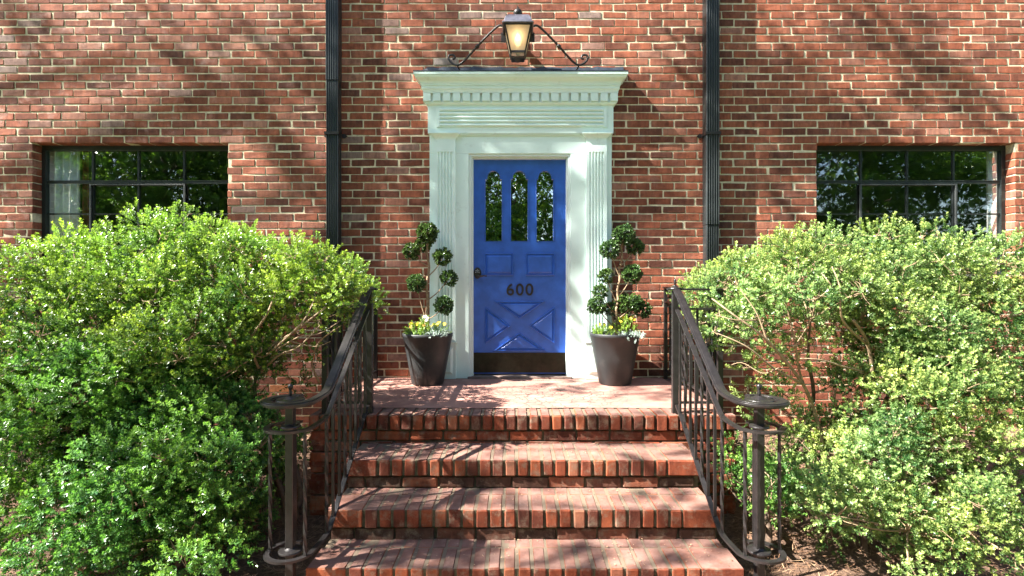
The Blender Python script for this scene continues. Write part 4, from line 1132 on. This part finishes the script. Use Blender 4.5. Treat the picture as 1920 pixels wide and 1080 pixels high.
def flowers(name, cx_, cy_, r_, n, leafmat, petals, label, cat, h=.10, trail=0, scale=(.8, 1.3)):
    z = .40; root = empty(name, (cx_, cy_, z)); tag(root, label, cat)
    a = rng.uniform(0, 2*np.pi, n); q = np.sqrt(rng.uniform(0, 1, n))*r_
    pos = np.stack([cx_+q*np.cos(a), cy_+q*np.sin(a), z+rng.uniform(0, h, n)*(1-(q/r_)**2*.6)-trail*(q/r_)*rng.uniform(0, 1, n)], 1)
    d = np.stack([np.cos(a)*.6, np.sin(a)*.6, np.ones(n)], 1)+rng.normal(0, .3, (n, 3))
    V, T = place_sprigs(pos, d, BOX_T, scale=(scale[0]*.6, scale[1]*.7), tone=rng.normal(.05, .15, n)); leaves_obj('foliage', V, T, leafmat, root)
    for pm, k in petals:
        for i in range(k):
            mb = MB(); aa = rng.uniform(0, 2*math.pi); qq = math.sqrt(rng.uniform(0, 1))*r_*.9; c = Vector((cx_+qq*math.cos(aa), cy_+qq*math.sin(aa), z+h*(1.0-(qq/r_)**2*.4)+rng.uniform(0, .02)))
            nrm = Vector((rng.normal(0, .4), -.9, .5+rng.normal(0, .3))).normalized(); ta = nrm.orthogonal().normalized(); tb = nrm.cross(ta)
            for p_ in range(5):
                th = p_*2*math.pi/5; dvec = ta*math.cos(th)+tb*math.sin(th); sd = -ta*math.sin(th)+tb*math.cos(th)
                mb.add([c, c+dvec*.007+sd*.006+nrm*.001, c+dvec*.013+sd*.003+nrm*.003, c+dvec*.013-sd*.003+nrm*.003, c+dvec*.007-sd*.006+nrm*.001], [(0, 1, 2, 3, 4)])
            mb.build('blossom', pm, root, fixn=False)
    return root
flowers('pansy_plant', cxl-.09, YP-.06, .085, 90, M['pansyleaf'], [(M['orange'], 4), (M['yellow'], 4)], 'orange and yellow pansies at the left rim of the left pot', 'flowers')
flowers('pansy_plant', cxl+.10, YP-.05, .075, 60, M['pansyleaf'], [(M['yellow'], 8)], 'bright yellow pansies at the right rim of the left pot', 'flowers', h=.11)
flowers('dusty_miller', cxl+.08, YP-.11, .085, 80, M['silver'], [], 'silvery leafed plant in front of the yellow pansies in the left pot', 'plant', h=.05, trail=.01)
flowers('pale_shoot_plant', cxl, YP-.12, .035, 60, M['pansyleaf'], [(M['cone'], 6)], 'pale upright leafy plant in the middle of the left pot', 'plant', h=.16)
flowers('pansy_plant', cxr-.10, YP-.05, .08, 80, M['pansyleaf'], [(M['yellow'], 5)], 'yellow pansies at the left rim of the right pot', 'flowers', h=.09)
flowers('pansy_plant', cxr+.085, YP-.03, .09, 110, M['pansyleaf'], [(M['yellow'], 7)], 'tall leafy yellow pansies at the right rim of the right pot', 'flowers', h=.16)
flowers('dusty_miller', cxr+.12, YP-.12, .085, 80, M['silver'], [], 'silvery leafed plant spilling over the front rim of the right pot', 'plant', h=.03, trail=.05)

# ================================================================== PINE STRAW
n = 15000
side = rng.random(n) < .5
x = np.where(side, rng.uniform(-3.4, -1.03, n), rng.uniform(1.03, 3.6, n)); y = rng.uniform(-3.0, -.05, n)
nk = ~((np.abs(x) < SW) & (y > -1.36)); x, y = x[nk], y[nk]; n = len(x)
z = np.array([gz(a, b_) for a, b_ in zip(x, y)])+rng.uniform(.002, .03, n)
th = rng.uniform(0, 2*np.pi, n); ln = rng.uniform(.04, .13, n)/2; tl = rng.normal(0, .14, n); wd = rng.uniform(.0009, .0022, n)
d = np.stack([np.cos(th), np.sin(th), tl], 1)*ln[:, None]; s_ = np.stack([-np.sin(th), np.cos(th), np.zeros(n)], 1)*wd[:, None]
c = np.stack([x, y, z], 1); bend = np.stack([-np.sin(th), np.cos(th), np.full(n, .5)], 1)*(ln*rng.normal(0, .25, n))[:, None]
V = np.stack([c-d-s_, c+bend-s_, c+d, c+bend+s_, c-d+s_], 1).reshape(-1, 3)
needles = np_mesh('pine_straw', V, np.arange(5*n), np.full(n, 5), M['needles'], None, tone=np.repeat(rng.uniform(0, 1, n), 5))
tag(needles, kind='stuff'); needles['label'] = 'brown pine straw covering the planting beds beside the steps'; needles['category'] = 'pine straw'

LV, LT = [], []
for i in range(700):
    k = int(rng.integers(0, 4)); hw = SHW if k else 1.2
    yb = STEPY[k-1]+.02 if k else -.1; yf = STEPY[k]+.01
    q = rng.random()**(.5 if rng.random() < .5 else 1.0)
    y_ = yf+(yb-yf)*q; x_ = rng.uniform(-hw, hw); zz = STEPZ[k]+.003+rng.uniform(0, .003)
    a = rng.uniform(0, 6.28); l_ = rng.uniform(.003, .009); w_ = l_*rng.uniform(.25, .6); tl_ = rng.normal(0, .25)
    dx_, dy_ = math.cos(a)*l_, math.sin(a)*l_
    LV += [(x_-dx_, y_-dy_, zz), (x_-math.sin(a)*w_, y_+math.cos(a)*w_, zz+abs(tl_)*w_+.001), (x_+dx_, y_+dy_, zz+abs(tl_)*l_), (x_+math.sin(a)*w_, y_-math.cos(a)*w_, zz+.0005)]; LT += [rng.uniform(.2, 1)]*4
lit = np_mesh('leaf_litter', LV, np.arange(len(LV)), np.full(len(LV)//4, 4), M['needles'], None, tone=LT)
tag(lit, kind='stuff'); lit['label'] = 'small dry leaf bits scattered over the brick steps'; lit['category'] = 'leaf litter'

# ================================================================== TREES OUT OF FRAME (shade and reflections)
def tree(name, label, base, h, crown_c, crown_r, nclump, nspr, clump_r, seed, tr=.16, scale=(.8, 1.3), extra=None):
    rr = np.random.default_rng(seed); root = empty(name, base); tag(root, label, 'tree')
    u = rr.normal(size=(nclump, 3)); u /= np.linalg.norm(u, axis=1)[:, None]
    C_ = np.array(crown_c)+u*(rr.uniform(.25, 1, nclump)**.5)[:, None]*np.array(crown_r)
    if extra is not None: C_ = np.concatenate([C_, extra])
    cr = rr.uniform(.6, 1.3, len(C_))*clump_r
    ii = np.repeat(np.arange(len(C_)), nspr); v = rr.normal(size=(len(ii), 3)); v /= np.linalg.norm(v, axis=1)[:, None]
    pos = C_[ii]+v*(cr[ii]*rr.uniform(.3, 1, len(ii))**.6)[:, None]*np.array([1.2, 1.2, .75])
    V, T = place_sprigs(pos, v+np.array([0, 0, .2]), TREE_T, scale=scale, tone=rr.normal(0, .2, len(ii)))
    leaves_obj('crown', V, T, M['treeleaf'], root)
    t = MB(); b0 = Vector(base); top = Vector(crown_c)+Vector((0, 0, crown_r[2]*.5))
    sp = smooth_path([b0-Vector((0, 0, .2)), b0.lerp(top, .3)+Vector((.1, .05, 0)), b0.lerp(top, .65)-Vector((.1, 0, 0)), top], 8)
    t.tube(sp, [tr*(1-.8*i/len(sp)) for i in range(len(sp))], n=12)
    for i in range(0, len(C_), max(1, len(C_)//60)):
        tg = Vector(C_[i]); zz = max(b0.z+1.5, tg.z-1.2-abs(tg.x-b0.x)*.3); nd = min(sp, key=lambda p: abs(p.z-zz))
        pth = smooth_path([nd, nd.lerp(tg, .5)+Vector((0, 0, .25)), tg], 4); t.tube(pth, [.022-.015*k/(len(pth)-1) for k in range(len(pth))], n=6)
    t.build('trunk', M['treebark'], root, smooth=True)
    return root
#SHADE
sr = np.random.default_rng(17); sun_v = np.array(SUN); ex = []
def shade(px, py, Y, rpx, n, t0=8.2):
    for i in range(n):
        a = sr.uniform(0, 6.28); q = rpx*math.sqrt(sr.uniform(0, 1))
        ex.append(np.array(P(px+q*math.cos(a), py+q*math.sin(a), Y))+sun_v*sr.uniform(t0-1.0, t0+1.6))
shade(545, 190, 0, 100, 5); shade(330, 150, 0, 140, 2); shade(120, 50, 0, 90, 1); shade(680, 100, 0, 60, 2); shade(890, 40, 0, 80, 3); shade(1560, 230, 0, 150, 9); shade(1740, 110, 0, 110, 3); shade(790, 350, 0, 60, 1); shade(960, 400, 0, 45, 4); shade(1000, 560, 0, 45, 4); shade(930, 480, 0, 40, 3); shade(940, 230, 0, 70, 3); shade(1460, 260, 0, 110, 4); shade(1640, 150, 0, 120, 2)
shade(1130, 735, -.7, 70, 2, 9); shade(820, 900, -1.8, 130, 2, 9); shade(1150, 1030, -2.2, 120, 2, 9); shade(150, 900, -1.9, 200, 3, 9); shade(750, 880, -1.8, 80, 4); shade(680, 970, -2.1, 80, 4); shade(830, 1040, -2.3, 120, 5); shade(1200, 830, -1.5, 90, 2); shade(1250, 960, -2, 70, 2); shade(1120, 720, -.3, 60, 2)
tree('shade_tree', 'tall leafy tree standing left of the house outside the view, shading its front', (-10.2, -3.0, -.9), 9, (-10.5, -1.0, 9.6), (1.5, .6, 1.0), 10, 12, .13, 5, tr=.22, extra=np.array(ex), scale=(.4, .7))
#REFLECT
k = 0
for (x, y, hh, rx) in [(-13, -15, 9, 4.2), (-8, -19, 12, 4.6), (-3.4, -16, 10, 3.6), (2.2, -20, 13, 4.4), (6.6, -15, 9, 3.6), (12, -17, 11, 4.6), (17, -21, 13, 5), (-19, -20, 12, 5), (9, -20, 13, 4.5), (-11, -20, 13, 4.5), (-.2, -18.5, 9, 3.2), (21, -16, 11, 4.5), (-22, -16, 11, 4.5)]:
    tree('street_tree', ['leafy tree across the lawn behind the viewer, %s' % s for s in ('far left of the row', 'second from the left end', 'left of the door axis', 'tallest right of the door axis', 'low one right of the door axis', 'second from the right end', 'far right of the row', 'outermost beyond the left end', 'tall behind right half', 'tall behind left half', 'short tree facing the door', 'farthest right', 'farthest left')][k],
         (x, y, -.9), hh, (x, y, hh*.5), (rx, 2.6, hh*.5), 55 if k == 10 else 140, 55, .85, 100+k, tr=.25, scale=(.8, 1.4)); k += 1
